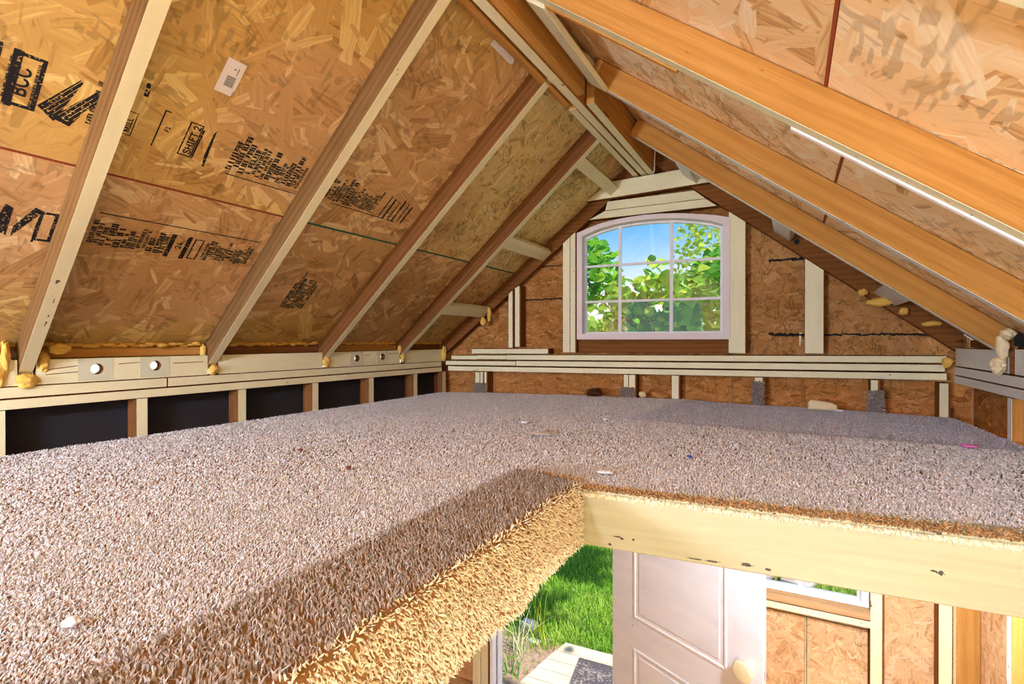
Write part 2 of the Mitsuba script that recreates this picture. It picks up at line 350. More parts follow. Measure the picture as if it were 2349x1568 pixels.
solo('wire', tube([(-.700, 2.84, 1.19), (-.704, 2.842, 1.14), (-.708, 2.845, 1.09), (-.708, 2.85, 1.05), (-.712, 2.85, 1.032), (-.722, 2.85, 1.026)], .0045, .004), 'paint_frame', 'short white wire hanging beside the far end of the ridge strips', 'wire', smooth=True)

# ------------------------------------------------------------------ stamps and stickers on the left roof boards
def on_roof(shape, x, y, mat, parent, lift=.0004, name='stamp'):
    """flat print on the left roof boards; local x runs up the slope, local y towards the camera"""
    o = boardL(x, 0.0907) + [0, y, 0]
    m = extr(shape, o, -DL, [0, -1, 0], lift)
    return put(name, m, mat, parent, )
def txt(s, h):
    m = meshkit.text_mesh(s, h, .0004, True)
    return m
def on_roof_text(s, h, x, y, parent, mat='ink'):
    m = txt(s, h); v = np.array(m.vertices)
    o = boardL(x, 0.0907) + [0, y, 0]; ez = np.cross(-DL, [0, -1, 0])
    put('stamp', (o + v[:, :1] * -DL + v[:, 1:2] * np.array([0, -1, 0]) + v[:, 2:] * ez, m.faces), mat, parent)
def sl(p): return (p - XA)
rs = np.random.default_rng(5)
def worn(shape, seed, frac=.25, s=.004):
    r = np.random.default_rng(seed); x0, y0, x1, y1 = shape.bounds
    n = int(frac * (x1 - x0) * (y1 - y0) / (s * s) / .8)
    bits = [affinity.rotate(sbox(a, b, a + s * r.uniform(.4, 1.7), b + s * r.uniform(.3, .9)), r.uniform(0, 180)) for a, b in zip(r.uniform(x0, x1, n), r.uniform(y0, y1, n))]
    return shape.difference(shapely.union_all(bits))
def glyphs(length, h, seed, gap=.22):
    """a line of small print too fine to read: strokes"""
    r = np.random.default_rng(seed); out = []; x = 0
    while x < length:
        w = r.uniform(.3, .75) * h
        if r.random() > .14:
            k = r.integers(0, 4)
            out.append(sbox(x, 0, x + h * .34, h))
            if k != 1: out.append(sbox(x, h * (.8 if k else 0), x + w, h * (1.0 if k else .2)))
            if k >= 2: out.append(sbox(x, h * .4, x + w * .9, h * .58))
            if k == 3: out.append(sbox(x + w * .8, 0, x + w, h))
        x += w + gap * h * .5
    return shapely.union_all(out)
def rect_frame(w, h, t): return sbox(0, 0, w, h).difference(sbox(t, t, w - t, h - t))
C = 'ceiling'
# upper row, from the left edge of the picture
W = .142
x_lo = -1.606
def lay(shape, y, x=x_lo, seed=1, frac=.2): on_roof(worn(shape, seed, frac), x, y, 'ink', C)
lay(shapely.union_all([sbox(-.01, 0, W + .005, .008), sbox(-.01, .012, W, .016)]), .285, seed=2)
lay(rect_frame(W, .056, .008), .358, seed=3)
on_roof_text('BCC', .027, x_lo + .022, .337, C)
lay(glyphs(.12, .007, 4), .352, x_lo + .006, 4)
lay(sbox(-.005, 0, W + .003, .016), .318, seed=5); 
lay(glyphs(.11, .006, 6), .305, x_lo + .012, 6)
chev = shapely.union_all([Polygon([(-.01, .0), (.12, -.030), (.125, -.024), (.02, .035)]), Polygon([(.0, .012), (-.012, -.03), (.03, -.045), (.04, -.02)]), Polygon([(.005, -.028), (.088, -.072), (.112, -.060), (.045, -.02)])])
slits = shapely.union_all([affinity.rotate(sbox(-.2, -.06 + .0085 * k, .2, -.0582 + .0085 * k), -28, origin=(0, 0)) for k in range(-4, 22)])
lay(chev.difference(slits.intersection(sbox(.01, -.1, .2, .02))), .395, x_lo, 8, .12)
lay(glyphs(.13, .011, 9), .462, x_lo + .01, 9); lay(glyphs(.13, .007, 10), .475, x_lo + .01, 10)
lay(rect_frame(.075, .028, .002), .548, x_lo + .012, 11); on_roof_text('MILL', .014, x_lo + .018, .542, C)
lay(sbox(0, 0, .02, .01).union(sbox(.025, .003, .04, .012)), .552, x_lo + .115, 12, .4)
lay(sbox(0, 0, .125, .003).union(sbox(.122, -.012, .125, 0)), .602, x_lo + .004, 13, .05); on_roof_text('F1', .011, x_lo + .05, .626, C)
lay(rect_frame(.118, .036, .003), .702, x_lo + .004, 14, .05); on_roof_text('SHIFT 2', .019, x_lo + .010, .697, C)
lay(sbox(.004, 0, .11, .005), .708, x_lo, 15, .1)
lay(Polygon([(0, 0), (.03, .002), (.135, .010), (.12, .014), (.04, .012), (.0, .005)]), .747, x_lo - .01, 16, .08)
def dense(y0, y1, x0, w, seed):
    r = np.random.default_rng(seed); y = y0
    while y < y1:
        h = r.choice([.009, .011, .013, .018]); L = w * r.uniform(.6, 1.05)
        lay(glyphs(L, h, seed + int(y * 9000)), y + h, x0 + r.uniform(0, .012), seed + int(y * 7000), .10)
        y += h + r.uniform(.001, .0035)
lay(sbox(0, 0, .003, .255), 1.068, x_lo - .012, 17, .1)
dense(.805, 1.055, x_lo, .125, 100)
lay(sbox(0, 0, .003, .35), 1.57, x_lo - .006, 18, .1)
dense(1.14, 1.43, x_lo + .002, .115, 300)
for k in range(6): lay(sbox(0, 0, .125 - .01 * (k % 3), .005 + .004 * (k % 2)), 1.475 + .028 * k, x_lo - .004, 60 + k, .25)
# lower row
xl2 = -1.936
lay(Polygon([(0, .0), (.105, .0), (.115, .016), (.02, .03)]), .372, xl2, 20, .2); lay(Polygon([(.0, .02), (.11, -.03), (.12, -.012), (.04, .02)]), .402, xl2, 21, .35)
lay(rect_frame(.115, .040, .008), .466, xl2 - .004, 22, .2); lay(sbox(0, 0, .08, .005), .43, xl2 - .01, 23, .2)
lay(sbox(0, 0, .003, .5), 1.05, xl2 + .112, 24, .12)
dense(.545, .745, xl2 + .006, .1, 500)
lay(sbox(0, 0, .11, .014), .772, xl2, 25, .12); on_roof_text('24', .018, xl2 + .035, .80, C); lay(sbox(0, 0, .11, .014), .822, xl2, 26, .12)
lay(rect_frame(.1, .03, .004), .862, xl2 + .004, 27, .2)
dense(.875, 1.045, xl2 + .006, .1, 700)
dense(1.31, 1.42, -2.12, .26, 900)
# the white paper label
key = thing('paper_label', 'white paper label with a barcode on the roof between the first two left rafters', 'label')
o = boardL(-1.414, .0898) + [0, .731, 0]
put('sheet', prism([(0, 0), (.106, .0), (.106, .05), (0, .05)], o + [0, .0, 0], -DL, [0, -1, 0], .0007, 0), 'paper', key)
def on_label(shape): put('print', extr(shape, boardL(-1.414, .0891) + [0, .731, 0], -DL, [0, -1, 0], .0003), 'paper_ink', key)
on_label(shapely.union_all([sbox(.025 + .0028 * i, .010, .025 + .0028 * i + (.0019 if i % 3 else .0012), .034) for i in range(12)]))
on_label(glyphs(.02, .004, 77)); on_label(affinity.translate(Polygon([(0, 0), (.007, .004), (0, .008), (.002, .004)]), .078, .018)); on_label(affinity.translate(glyphs(.02, .003, 78), .066, .012))
solo('paper_tag', merge([prism([(0, 0), (.14, 0), (.15, .012), (.14, .026), (.0, .022)], boardL(-.945, .086) + [0, 1.402, .0], [.0, 1, -.02], [.75, 0, .5], .001, 0)]), 'paper', 'blank white paper tag hanging beside the ridge, left of the middle ridge board', 'paper tag')

# ------------------------------------------------------------------ left wall
struct('wall_left'); struct('wall_right'); struct('wall_front'); struct('wall_back'); struct('floor')
Z0 = -H
for k in range(-10, 6):
    ya, yb = .8096 + .4064 * k + .019, .8096 + .4064 * (k + 1) + .019
    put('panel', prism([(ya + .001, Z0), (yb - .001, Z0), (yb - .001, -.165 if ya > -.2 else -.04), (ya + .001, -.165 if ya > -.2 else -.04)], (-2.392, 0, 0), [0, 1, 0], [0, 0, 1], -.010, 0), 'black_felt', 'wall_left')
def stud(side, y, z0, z1, label, group, wmat='wood_red', pmat='paint_cream', d=.089):
    key = thing('stud', label, 'stud', group)
    if side == 'L': put('body', bar((XL - d / 2, y + .019, z0), (XL - d / 2, y + .019, z1), (0, 1, 0), d - .002, .038, .0015), wmat, key); x = XL
    else: put('body', bar((XR + d / 2, y + .019, z0), (XR + d / 2, y + .019, z1), (0, 1, 0), d - .002, .038, .0015), wmat, key); x = XR
    nx = 1 if side == 'L' else -1
    put('painted_face', bar((x - nx * .001, y + .038, z0), (x - nx * .001, y + .038, z1), (nx, 0, 0), .0365, .0014, 0), pmat, key)
    return key
ordl = ['nearest', 'second', 'third', 'fourth', 'fifth', 'sixth']
for k in range(-1, 5):
    y = .8096 + .4064 * k - .019
    lab = f'{ordl[k + 1]} short stud from the camera in the left wall, between black panels'
    stud('L', y, Z0 + .04, -.2405, lab, 'studs of the left wall')
stud('L', 2.735, Z0 + .04, -.2405, 'left wall stud in the corner with the gable, beside the last black panel', 'studs of the left wall')
def plate(y0, y1, x, z0, z1, label, group, pmat='paint_cream', nx=1, dep=.085, wmat='wood_red'):
    key = thing('wall_plate', label, 'wall plate', group)
    zc = (z0 + z1) / 2
    xin = x - nx * .0014
    put('body', bar((xin - nx * dep / 2, y0, z0), (xin - nx * dep / 2, y1, z0), (0, 0, 1), dep, z1 - z0, .003), wmat, key)
    put('painted_face', bar((xin, y0 + .002, zc), (xin, y1 - .002, zc), (nx, 0, 0), z1 - z0 - .004, .0014, 0), pmat, key)
    return key
plate(-3.15, 2.747, XL, -.240, -.203, 'lower cream plate running along the left wall on its studs', 'plates of the left wall')
plate(-3.15, .918, XL + .001, -.2005, -.160, 'near piece of the upper cream left wall plate, ending below the second round hole', 'plates of the left wall')
plate(.920, 2.742, XL, -.2005, -.160, 'far piece of the upper cream plate of the left wall, reaching the gable corner', 'plates of the left wall')
# blocking between the rafters, with vent holes and screens
def vent_block(y0, y1, holes, label, lines):
    key = thing('eave_block', label, 'wood block', 'cream blocks between the left rafters')
    z0, z1 = -.158, -.068
    shp = sbox(y0, z0, y1, z1)
    for hy, hz in holes: shp = shp.difference(shapely.Point(hy, hz).buffer(.021, 12))
    put('body', extr(shp, (XL - .036, 0, 0), [0, 1, 0], [0, 0, 1], .0345), 'wood_red', key)
    put('painted_face', extr(shp, (XL - .0012, 0, 0), [0, 1, 0], [0, 0, 1], .0012), 'paint_cream', key)
    for zl, ya, yb, dz in lines: put('crack', prism([(ya, zl), (yb, zl + dz), (yb, zl + dz + .0025), (ya, zl + .003)], (XL + .0001, 0, 0), [0, 1, 0], [0, 0, 1], .0006, 0), 'wood_red', key)
    for hy, hz in holes:
        scr = sbox(hy - .055, z0 + .004, hy + .05, z1 - .002).difference(shapely.Point(hy, hz).buffer(.0208, 12))
        put('vent_screen', extr(scr, (XL, 0, 0), [0, 1, 0], [0, 0, 1], .0012), 'screen_grey', key)
        ring = shapely.Point(hy, hz).buffer(.0212, 20).difference(shapely.Point(hy, hz).buffer(.0198, 20))
        put('hole_lining', extr(ring, (XL - .0359, 0, 0), [0, 1, 0], [0, 0, 1], .035), 'wood_red', key)
rl = [.4735 + .6096 * i for i in range(-1, 4)]
for i, y in enumerate(rl[:-1]):
    a, b = y + .042, y + .6096 - .004
    i += 2
    if i == 3: vent_block(a, b, [(.683, -.110), (.876, -.106)], 'cream eave block with two bright vent holes between the first two left rafters', [(-.108, .54, .63, .012), (-.125, .54, .63, .006), (-.095, .75, .82, .004), (-.100, .94, 1.06, .002)])
    elif i == 5: vent_block(a, b, [(1.933, -.110), (2.144, -.107)], 'cream eave block with two pinkish vent holes between the third and fourth left rafters', [(-.095, 1.99, 2.03, 0), (-.09, 2.19, 2.29, .002)])
    elif i == 4: vent_block(a, b, [], 'plain cream eave block between the second and third left rafters', [])
    elif i == 2: vent_block(a, b, [(.2, -.108)], 'cream eave block at the left edge of the picture', [])
    else: vent_block(a, b, [], 'cream eave block behind the camera', [])
    tone = 'wood_orange' if i in (3, 5) else 'wood_red'
    solo('eave_strip', bar((XL - .062, a - .002, -.0665), (XL - .062, b + .002, -.0665), (0, 0, 1), .038, .040, .003), tone,
         {2: 'grey-brown strip above the eave block at the left edge of the picture', 3: 'orange-brown strip above the eave block with two bright holes', 4: 'brown strip above the plain cream eave block', 5: 'light orange strip above the eave block with two pinkish holes'}.get(i, 'brown strip above an eave block behind the camera'), 'wood strip', 'strips above the left eave blocks')
vent_block(rl[-1] + .042, 2.765, [], 'short cream eave block in the corner between the fourth left rafter and the gable', [])
solo('eave_strip', bar((XL - .062, rl[-1] + .04, -.0665), (XL - .062, 2.77, -.0665), (0, 0, 1), .038, .040, .003), 'wood_red', 'dark brown strip above the short eave block in the gable corner', 'wood strip', 'strips above the left eave blocks')

# spray foam: blobs under the rafter feet, beads along the roof edge
FG = 'lumps of spray foam along the left wall'
def foam(parts, label, mat='foam_yellow', group=FG):
    ms = [blob(c, r, s, 3, .38) for c, r, s in parts]
    return solo('spray_foam', merge(ms), mat, label, 'spray foam', group, smooth=True)
foam([((-2.30, .492, -.142), (.022, .03, .027), 1), ((-2.305, .425, -.115), (.02, .02, .045), 2), ((-2.30, .535, -.075), (.02, .018, .035), 3), ((-2.30, .44, -.06), (.02, .012, .06), 4), ((-2.27, .57, -.03), (.02, .03, .02), 9), ((-2.30, .39, -.09), (.02, .03, .03), 43), ((-2.30, .36, -.14), (.015, .05, .02), 44), ((-2.30, .40, -.03), (.02, .03, .02), 45)], 'largest yellow foam lump, under the foot of the nearest left rafter')
foam([((-2.297, 1.103, -.137), (.016, .021, .024), 5), ((-2.30, 1.128, -.075), (.014, .014, .018), 6), ((-2.32, 1.07, -.05), (.014, .012, .03), 7)], 'yellow foam lump under the foot of the second left rafter')
foam([((-2.297, 1.712, -.127), (.016, .024, .03), 8)], 'yellow foam lump under the foot of the third left rafter')
foam([((-2.297, 2.325, -.115), (.015, .018, .034), 10), ((-2.30, 2.30, -.06), (.013, .014, .028), 11)], 'yellow foam lump under the foot of the fourth left rafter')
foam([((-2.285, 2.755, -.095), (.017, .018, .06), 12)], 'tall yellow foam streak in the corner of the left wall and the gable')
for i, y in enumerate(rl):
    i += 2
    a, b = y + .045, (y + .6096 - .004) if i < 6 else 2.78
    n = int((b - a) / .022); ms = []
    for k in range(n):
        t = a + (b - a) * (k + .5) / n
        ms.append(blob((XL - .035 + .01 * math.sin(k * 2.3), t, -.018 + .004 * math.sin(k * 1.7)), (.014, .02, .0085 + .003 * math.sin(k * 3.1)), 20 + k, 2, .4))
    solo('foam_bead', merge(ms), 'foam_yellow', {2: 'thin foam bead along the roof edge at the left edge of the picture', 3: 'thin foam bead along the roof edge between the first two left rafters', 4: 'thin foam bead along the roof edge between the second and third left rafters', 5: 'thin foam bead along the roof edge between the third and fourth left rafters', 6: 'short foam bead along the roof edge in the left gable corner'}[i], 'spray foam', 'beads of spray foam along the left roof edge', smooth=True)

# ------------------------------------------------------------------ front gable wall
kx = math.hypot(1, GT)
def gx(x): return x * kx
W1 = (-1.225, .03, -.345, .80)              # arched window opening
W2 = (-.56, -1.452, .385, -.62)
DOOR = (-1.905, Z0, -1.02, -.585)
roof_line = [(-2.46, Z0), (.86, Z0), (.86, ZR - MR * .86 + .123), (XA, 1.255), (-2.46, ZL + ML * -2.46 + .123)]
arch = [(-1.225, .03), (-.345, .03), (-.345, .705), (-.40, .735), (-.52, .765), (-.66, .785), (-.79, .789), (-.93, .783), (-1.06, .764), (-1.17, .735), (-1.225, .713)]
sheet_all = Polygon(roof_line).difference(Polygon(arch)).difference(sbox(*W2)).difference(sbox(*DOOR))
cuts = [(-2.46, -1.70, 'osb_red'), (-1.6985, -.30, 'osb_red'), (-.2985, .075, 'osb_brown'), (.0765, .86, 'osb_brown')]
for i, (a, b, mat) in enumerate(cuts):
    for z0, z1, m2 in ((-.21, 2.0, mat), (-1.05, -.2115, 'osb_red'), (Z0, -1.0515, 'osb_pale')):
        s = sheet_all.intersection(sbox(a, z0, b, z1))
        if s.is_empty: continue
        s = affinity.scale(s, kx, 1, origin=(0, 0))
        if i == 2 and z1 < -1: s2 = [s.intersection(sbox(-9, -9, 9, -1.585)), s.intersection(sbox(-9, -1.582, 9, 9))]
        else: s2 = [s]
        for g in s2: put('panel', extr(g, (0, 3.021 + .101, 0), GX, [0, 0, 1], .011), m2, 'wall_front')
put('panel_seam', gable([(.085, -2.6), (.088, -2.6), (.088, -1.585), (.085, -1.585)], .0885, .0895, 0), 'seal_green', 'wall_front')
put('panel_seam', gable([(-.35, -1.586), (.385, -1.586), (.385, -1.582), (-.35, -1.582)], .0885, .0895, 0), 'seal_green', 'wall_front')
# siding outside
put('siding', extr(affinity.scale(sheet_all, kx, 1, origin=(0, 0)), (0, 3.021 + .118, 0), GX, [0, 0, 1], .012), 'paint_cream', 'wall_front')
# black tarry lines
def tar(x0, x1, z, seed, w=.007):
    r = np.random.default_rng(seed); n = max(4, int((x1 - x0) / .012)); ms = []
    for k in range(n):
        x = x0 + (x1 - x0) * (k + .5) / n
        ms.append(blob((x, gy(x, .0885), z + .002 * r.normal()), (.008, .003, w * r.uniform(.6, 1.2)), seed + k, 1, .5))
    put('tar_line', merge(ms), 'ink', 'wall_front')
tar(-.105, .072, .471, 400, .009); tar(-.105, .072, .034, 430, .009); tar(.163, .63, .033, 460, .006); tar(-1.655, -1.378, .297, 500, .005); tar(-1.60, -1.378, .534, 530, .004)

def gstud(x0, x1, z0, zt0, zt1, label, group='studs of the front gable wall', off=0.0, wmat='wood_red', pmat='paint_cream', d=.089):
    key = thing('stud', label, 'stud', group)
    pts = [(x0, z0), (x1, z0), (x1, zt1), (x0, zt0)]
    put('body', gable(pts, off + .0013, off + d - .001, .0015, 'z'), wmat, key)
    put('painted_face', gable([(x0 + .001, z0 + .001), (x1 - .001, z0 + .001), (x1 - .001, zt1 - .001), (x0 + .001, zt0 - .001)], off, off + .0014, 0, 'z'), pmat, key)
    return key
zl = lambda x: ZL + ML * x - .002
zr = lambda x: ZR - MR * x - .002
gstud(-1.335, -1.284, -.082, zl(-1.335), zl(-1.284), 'outer cream stud of the pair left of the arched window')
gstud(-1.282, -1.246, -.082, zl(-1.282), zl(-1.246), 'inner cream stud of the pair left of the arched window, touching its frame')
gstud(-.310, -.221, -.075, zr(-.310), zr(-.221), 'wide cream stud right of the arched window', d=.038)
gstud(.072, .160, -.072, zr(.072), zr(.160), 'wide cream stud standing alone between the arched window and the right wall', d=.038)
gstud(-1.748, -1.714, -.052, zl(-1.748), zl(-1.714), 'shorter thin cream stud of the pair far left of the arched window')
gstud(-1.697, -1.659, -.047, zl(-1.697), zl(-1.66) - .012, 'taller thin cream stud of the pair far left of the arched window')
# headers
def face_board(pts, off, th, label, cat='board', group='cream boards above the arched window', mat='paint_cream', wmat='wood_red', name='header_board'):
    key = thing(name, label, cat, group)
    put('body', gable(pts, off + .0013, off + th), wmat, key)
    put('painted_face', gable(list(Polygon(pts).buffer(-.001, join_style=2).exterior.coords)[:-1], off, off + .0014, 0), mat, key)
face_board([(-1.163, .922), (-.386, .943), (-.522, 1.046), (-1.005, 1.032)], -.034, .036, 'upper cream board across the gable rafters, high above the arched window')
face_board([(-1.045, .8585), (-.435, .8585), (-.50, .917), (-1.03, .917)], .002, .038, 'middle cream board above the arched window, between the gable rafters')
face_board([(-1.158, .808), (-.372, .806), (-.434, .857), (-1.047, .857)], .002, .038, 'lower cream board resting just above the arch of the window')
solo('sill_board', gable([(-1.243, -.081), (-.313, -.079), (-.313, .004), (-1.243, .004)], .028, .08), 'wood_red', 'reddish brown board under the arched window, above the plates', 'board')
# plates
def gplate(x0, x1, z0, z1, label, off=0.0, tilt=.0, dep=.085, grp='plates of the front gable wall'):
    key = thing('wall_plate', label, 'wall plate', grp)
    pts = [(x0, z0 + tilt * x0), (x1, z0 + tilt * x1), (x1, z1 + tilt * x1), (x0, z1 + tilt * x0)]
    put('body', gable(pts, off + .0013, off + dep, .003), 'wood_red', key)
    put('painted_face', gable([(pts[0][0] + .001, pts[0][1] + .002), (pts[1][0] - .001, pts[1][1] + .002), (pts[2][0] - .001, pts[2][1] - .002), (pts[3][0] + .001, pts[3][1] - .002)], off, off + .0014, 0), 'paint_cream', key)
TL = .011
gplate(-2.262, .675, -.2085, -.171, 'lowest cream plate across the front gable wall', 0, TL)
gplate(-2.285, -1.690, -.164, -.130, 'left piece of the middle cream gable plate, jointed below the short top board', 0, TL)
gplate(-1.687, .668, -.165, -.127, 'long right piece of the middle cream plate across the gable', 0, TL)
gplate(-1.764, .675, -.121, -.084, 'long piece of the top cream plate across the gable, under the window studs', 0, TL)
gplate(-2.01, -1.767, -.119, -.087, 'short piece of the top cream plate across the gable, left of its joint', .004, TL)
gplate(-2.24, -2.013, -.122, -.090, 'worn ragged end piece of the top plate in the left gable corner', .010, TL, .075)
gplate(-2.053, -1.443, -.0775, -.040, 'short cream board lying on the top plate left of the arched window', .0, TL)
# short studs below the plates
zc0 = -.40
CS = 'short studs below the gable plates'
for x0, x1, zt, lab in ((-2.023, -1.984, -.236, 'left one of three thin short studs under the gable plates at the left'), (-1.980, -1.956, -.232, 'middle one of three thin short studs under the gable plates at the left'), (-1.946, -1.926, -.232, 'right one of three thin short studs under the gable plates at the left'),
                        (-.922, -.892, -.221, 'left one of a pair of short cream studs under the gable plates below the window'), (-.889, -.849, -.2205, 'right one of a pair of short cream studs under the gable plates below the window'),
                        (-.628, -.586, -.217, 'single short cream stud with a rounded foot under the gable plates'), (-.173, -.132, -.212, 'short stud half wrapped in grey carpet under the gable plates'),
                        (.368, .400, -.208, 'short stud with only its cream top showing above a dark carpet flap'), (.646, .682, -.214, 'short cream stud in the right corner of the gable, next to the white plates')):
    gstud(x0, x1, Z0 + .04 if x0 > -.2 and x1 > .3 else -1.0, zt, zt, lab, CS)

put('paint_drip', gable([(.048, -.03), (.053, -.032), (.060, .045), (.046, .046)], .0882, .0892, 0), 'paint_cream', 'wall_front')
# arched window
struct('window_1')
fr_out = [(-1.243, .007), (-.314, .007), (-.314, .728), (-.384, .748), (-.48, .767), (-.60, .786), (-.70, .796), (-.80, .80), (-.90, .797), (-1.009, .788), (-1.10, .772), (-1.185, .747), (-1.243, .728)]
fr_in = [(-1.207, .046), (-.352, .046), (-.352, .692), (-.42, .718), (-.50, .738), (-.60, .756), (-.70, .765), (-.80, .769), (-.90, .766), (-1.0, .757), (-1.09, .740), (-1.16, .718), (-1.207, .700)]
gk = lambda pts: Polygon([(gx(x), z) for x, z in pts])
put('frame', extr(gk(fr_out).difference(gk(fr_in)), (0, 3.021 + .09, 0), GX, [0, 0, 1], .098 / kx), 'paint_frame', 'window_1')
ins = gk(fr_in)
put('sash', extr(ins.difference(ins.buffer(-.012)), (0, 3.021 + .085, 0), GX, [0, 0, 1], .03), 'vinyl_white', 'window_1')
for x in (-.965, -.643): put('muntin', gable([(x - .010, .05), (x + .010, .05), (x + .013, .762), (x - .007, .762)], .05, .062, 0, 'z'), 'vinyl_white', 'window_1')
for za, zb in ((.500, .511), (.259, .270)): put('muntin', gable([(-1.205, za - .008 + .003), (-.354, za - .008), (-.354, za + .008), (-1.205, za + .008 + .003)], .0495, .0615, 0), 'vinyl_white', 'window_1')
pane = ins.buffer(-.003)
pv = trimesh.creation.triangulate_polygon(pane, engine='earcut')
def pane_mesh(pv, off): 
    v = np.array([0, 3.021 + off, 0.0]) + pv[0][:, :1] * GX + pv[0][:, 1:2] * np.array([0, 0, 1.0]); return v, np.array(pv[1])
put('pane', pane_mesh(pv, .056), 'glass', 'window_1')

# lower window, right of the door
struct('window_2')
w2 = Polygon([(gx(a), b) for a, b in ((-.545, -1.450), (.372, -1.450), (.372, -.64), (-.545, -.64))])
i2 = Polygon([(gx(a), b) for a, b in ((-.50, -1.432), (.330, -1.432), (.330, -.68), (-.50, -.68))])
put('frame', extr(w2.difference(i2), (0, 3.021 + .125, 0), GX, [0, 0, 1], .065), 'vinyl_white', 'window_2')
put('sash', extr(i2.difference(i2.buffer(-.008, join_style=2)), (0, 3.021 + .12, 0), GX, [0, 0, 1], .02), 'vinyl_white', 'window_2')
for x in (-.22, .055): put('muntin', gable([(x - .010, -1.425), (x + .010, -1.425), (x + .010, -.69), (x - .010, -.69)], .098, .108, 0, 'z'), 'vinyl_white', 'window_2')
put('pane', pane_mesh(trimesh.creation.triangulate_polygon(i2.buffer(-.003), engine='earcut'), .104), 'glass', 'window_2')
solo('rough_sill', gable([(-.56, -1.490), (.371, -1.490), (.371, -1.453), (-.56, -1.453)], .003, .11), 'floor_board', 'bare wooden sill board under the lower window', 'window sill')
face_board([(-.56, -1.530), (.373, -1.530), (.373, -1.492), (-.56, -1.492)], .0, .088, 'cream board under the bare wooden sill of the lower window', 'board', None, name='sill_support')
gstud(.376, .420, Z0 + .04, -.62, -.62, 'tall cream stud right of the lower window')
gstud(.655, .699, Z0 + .04, -.62, -.62, 'tall cream corner stud right of the narrow board panel in the lower room', pmat='paint_cream')
gstud(-2.045, -1.975, Z0, -.55, -.55, 'outer cream stud left of the doorway in the lower room')
gstud(-1.973, -1.914, Z0, -.55, -.55, 'inner cream stud left of the doorway, touching the white door jamb')
# door frame
struct('trim_1')
for a, b, o0, o1 in ((-1.912, -1.885, -.004, .13), (-1.010, -.98, .068, .13)):
    put('jamb', gable([(a, Z0), (b, Z0), (b, -.60), (a, -.60)], o0, o1, .002, 'z'), 'vinyl_white', 'trim_1')
put('weatherstrip', gable([(-1.885, Z0), (-1.876, Z0), (-1.876, -.60), (-1.885, -.60)], .05, .066, .002, 'z'), 'rubber', 'trim_1')
put('door_stop', gable([(-1.885, Z0), (-1.872, Z0), (-1.872, -.60), (-1.885, -.60)], .070, .13, .002, 'z'), 'vinyl_white', 'trim_1')
put('head_jamb', gable([(-1.912, -.612), (-1.003, -.612), (-1.003, -.585), (-1.912, -.585)], -.004, .13), 'vinyl_white', 'trim_1')
put('threshold', gable([(-1.885, Z0), (-1.03, Z0), (-1.03, Z0 + .02), (-1.885, Z0 + .02)], .02, .15), 'metal', 'trim_1')

# open white door
struct('door_1')
hx = np.array([-1.016, 2.971, 0.0]); dd = np.array([.934, -.358, 0.0]); dd /= np.linalg.norm(dd)
dn = np.array([dd[1], -dd[0], 0.0])                          # out of the visible face, to the camera
def dleaf(poly, out0, out1, ch=.0015): return prism([(z, s) for s, z in poly], hx + dn * out0, [0, 0, 1], dd, (out1 - out0) * 1.0, ch) if np.dot(np.cross([0, 0, 1], dd), dn) > 0 else prism([(s, z) for s, z in poly], hx + dn * out0, dd, [0, 0, 1], (out1 - out0), ch)
def rect(a, b, c, d): return [(a, b), (c, b), (c, d), (a, d)]
DZ0, DZ1 = Z0 + .022, -.615
put('leaf', dleaf(rect(0, DZ0, .968, DZ1), -.040, -.003, .003), 'paint_door', 'door_1')
P1 = (.172, -1.776, .784, -.76); P2 = (.172, -2.50, .784, -1.968)
for (a, b, c, d) in (P1, P2):
    outer, inner = [sbox(a, b, c, d), sbox(a + .040, b + .040, c - .040, d - .040)]
    # ogee-like moulding: slopes down into a groove and up to the raised field
    prof = [(0, 0.0), (.006, .006), (.014, .006), (.024, -.0028), (.034, -.0028), (.046, .004)]
    rings = [np.array([(a + t, b + t), (c - t, b + t), (c - t, d - t), (a + t, d - t)]) for t, _ in prof]
    v, f = [], []
    for (t, hgt), r in zip(prof, rings):
        for s, z in r: v.append(hx + dd * s + np.array([0, 0, z]) + dn * (hgt - .003 + .0002))
    n = len(prof)
    for k in range(n - 1):
        for i in range(4):
            p, q2 = k * 4 + i, k * 4 + (i + 1) % 4
            f += [(p, q2, q2 + 4), (p, q2 + 4, p + 4)]
    f += [((n - 1) * 4, (n - 1) * 4 + 1, (n - 1) * 4 + 2), ((n - 1) * 4, (n - 1) * 4 + 2, (n - 1) * 4 + 3)]
    v, f = np.array(v), np.array(f)
    w = v[f].reshape(-1, 3)
    put('raised_panel', (w, np.arange(len(w)).reshape(-1, 3), np.column_stack([(w - hx) @ dd, w[:, 2]])), 'paint_door', 'door_1')
ang = np.arange(32) * 2 * math.pi / 32
def disc(c, prof):
    v = [c + (dd * math.cos(a) + np.array([0, 0, math.sin(a)])) * r + dn * h for r, h in prof for a in ang]
    v.append(c + dn * prof[-1][1]); f = []
    for k in range(len(prof) - 1):
        for i in range(32): p, q2 = k * 32 + i, k * 32 + (i + 1) % 32; f += [(p, q2, q2 + 32), (p, q2 + 32, p + 32)]
    m = (len(prof) - 1) * 32
    f += [(m + i, m + (i + 1) % 32, len(v) - 1) for i in range(32)]
    return np.array(v), np.array(f)
put('handle', disc(hx + dd * .886 + np.array([0, 0, -1.697]), [(.028, -.003), (.030, .030), (.049, .036), (.052, .044), (.050, .050), (.044, .054)]), 'paint_cream', 'door_1', smooth=40)
tag('door_1__handle', 'round cream handle')
put('latch', blob(hx + dd * .9685 + dn * -.022 + np.array([0, 0, -1.70]), (.003, .009, .028), 3, 2, .05), 'metal', 'door_1', smooth=True)

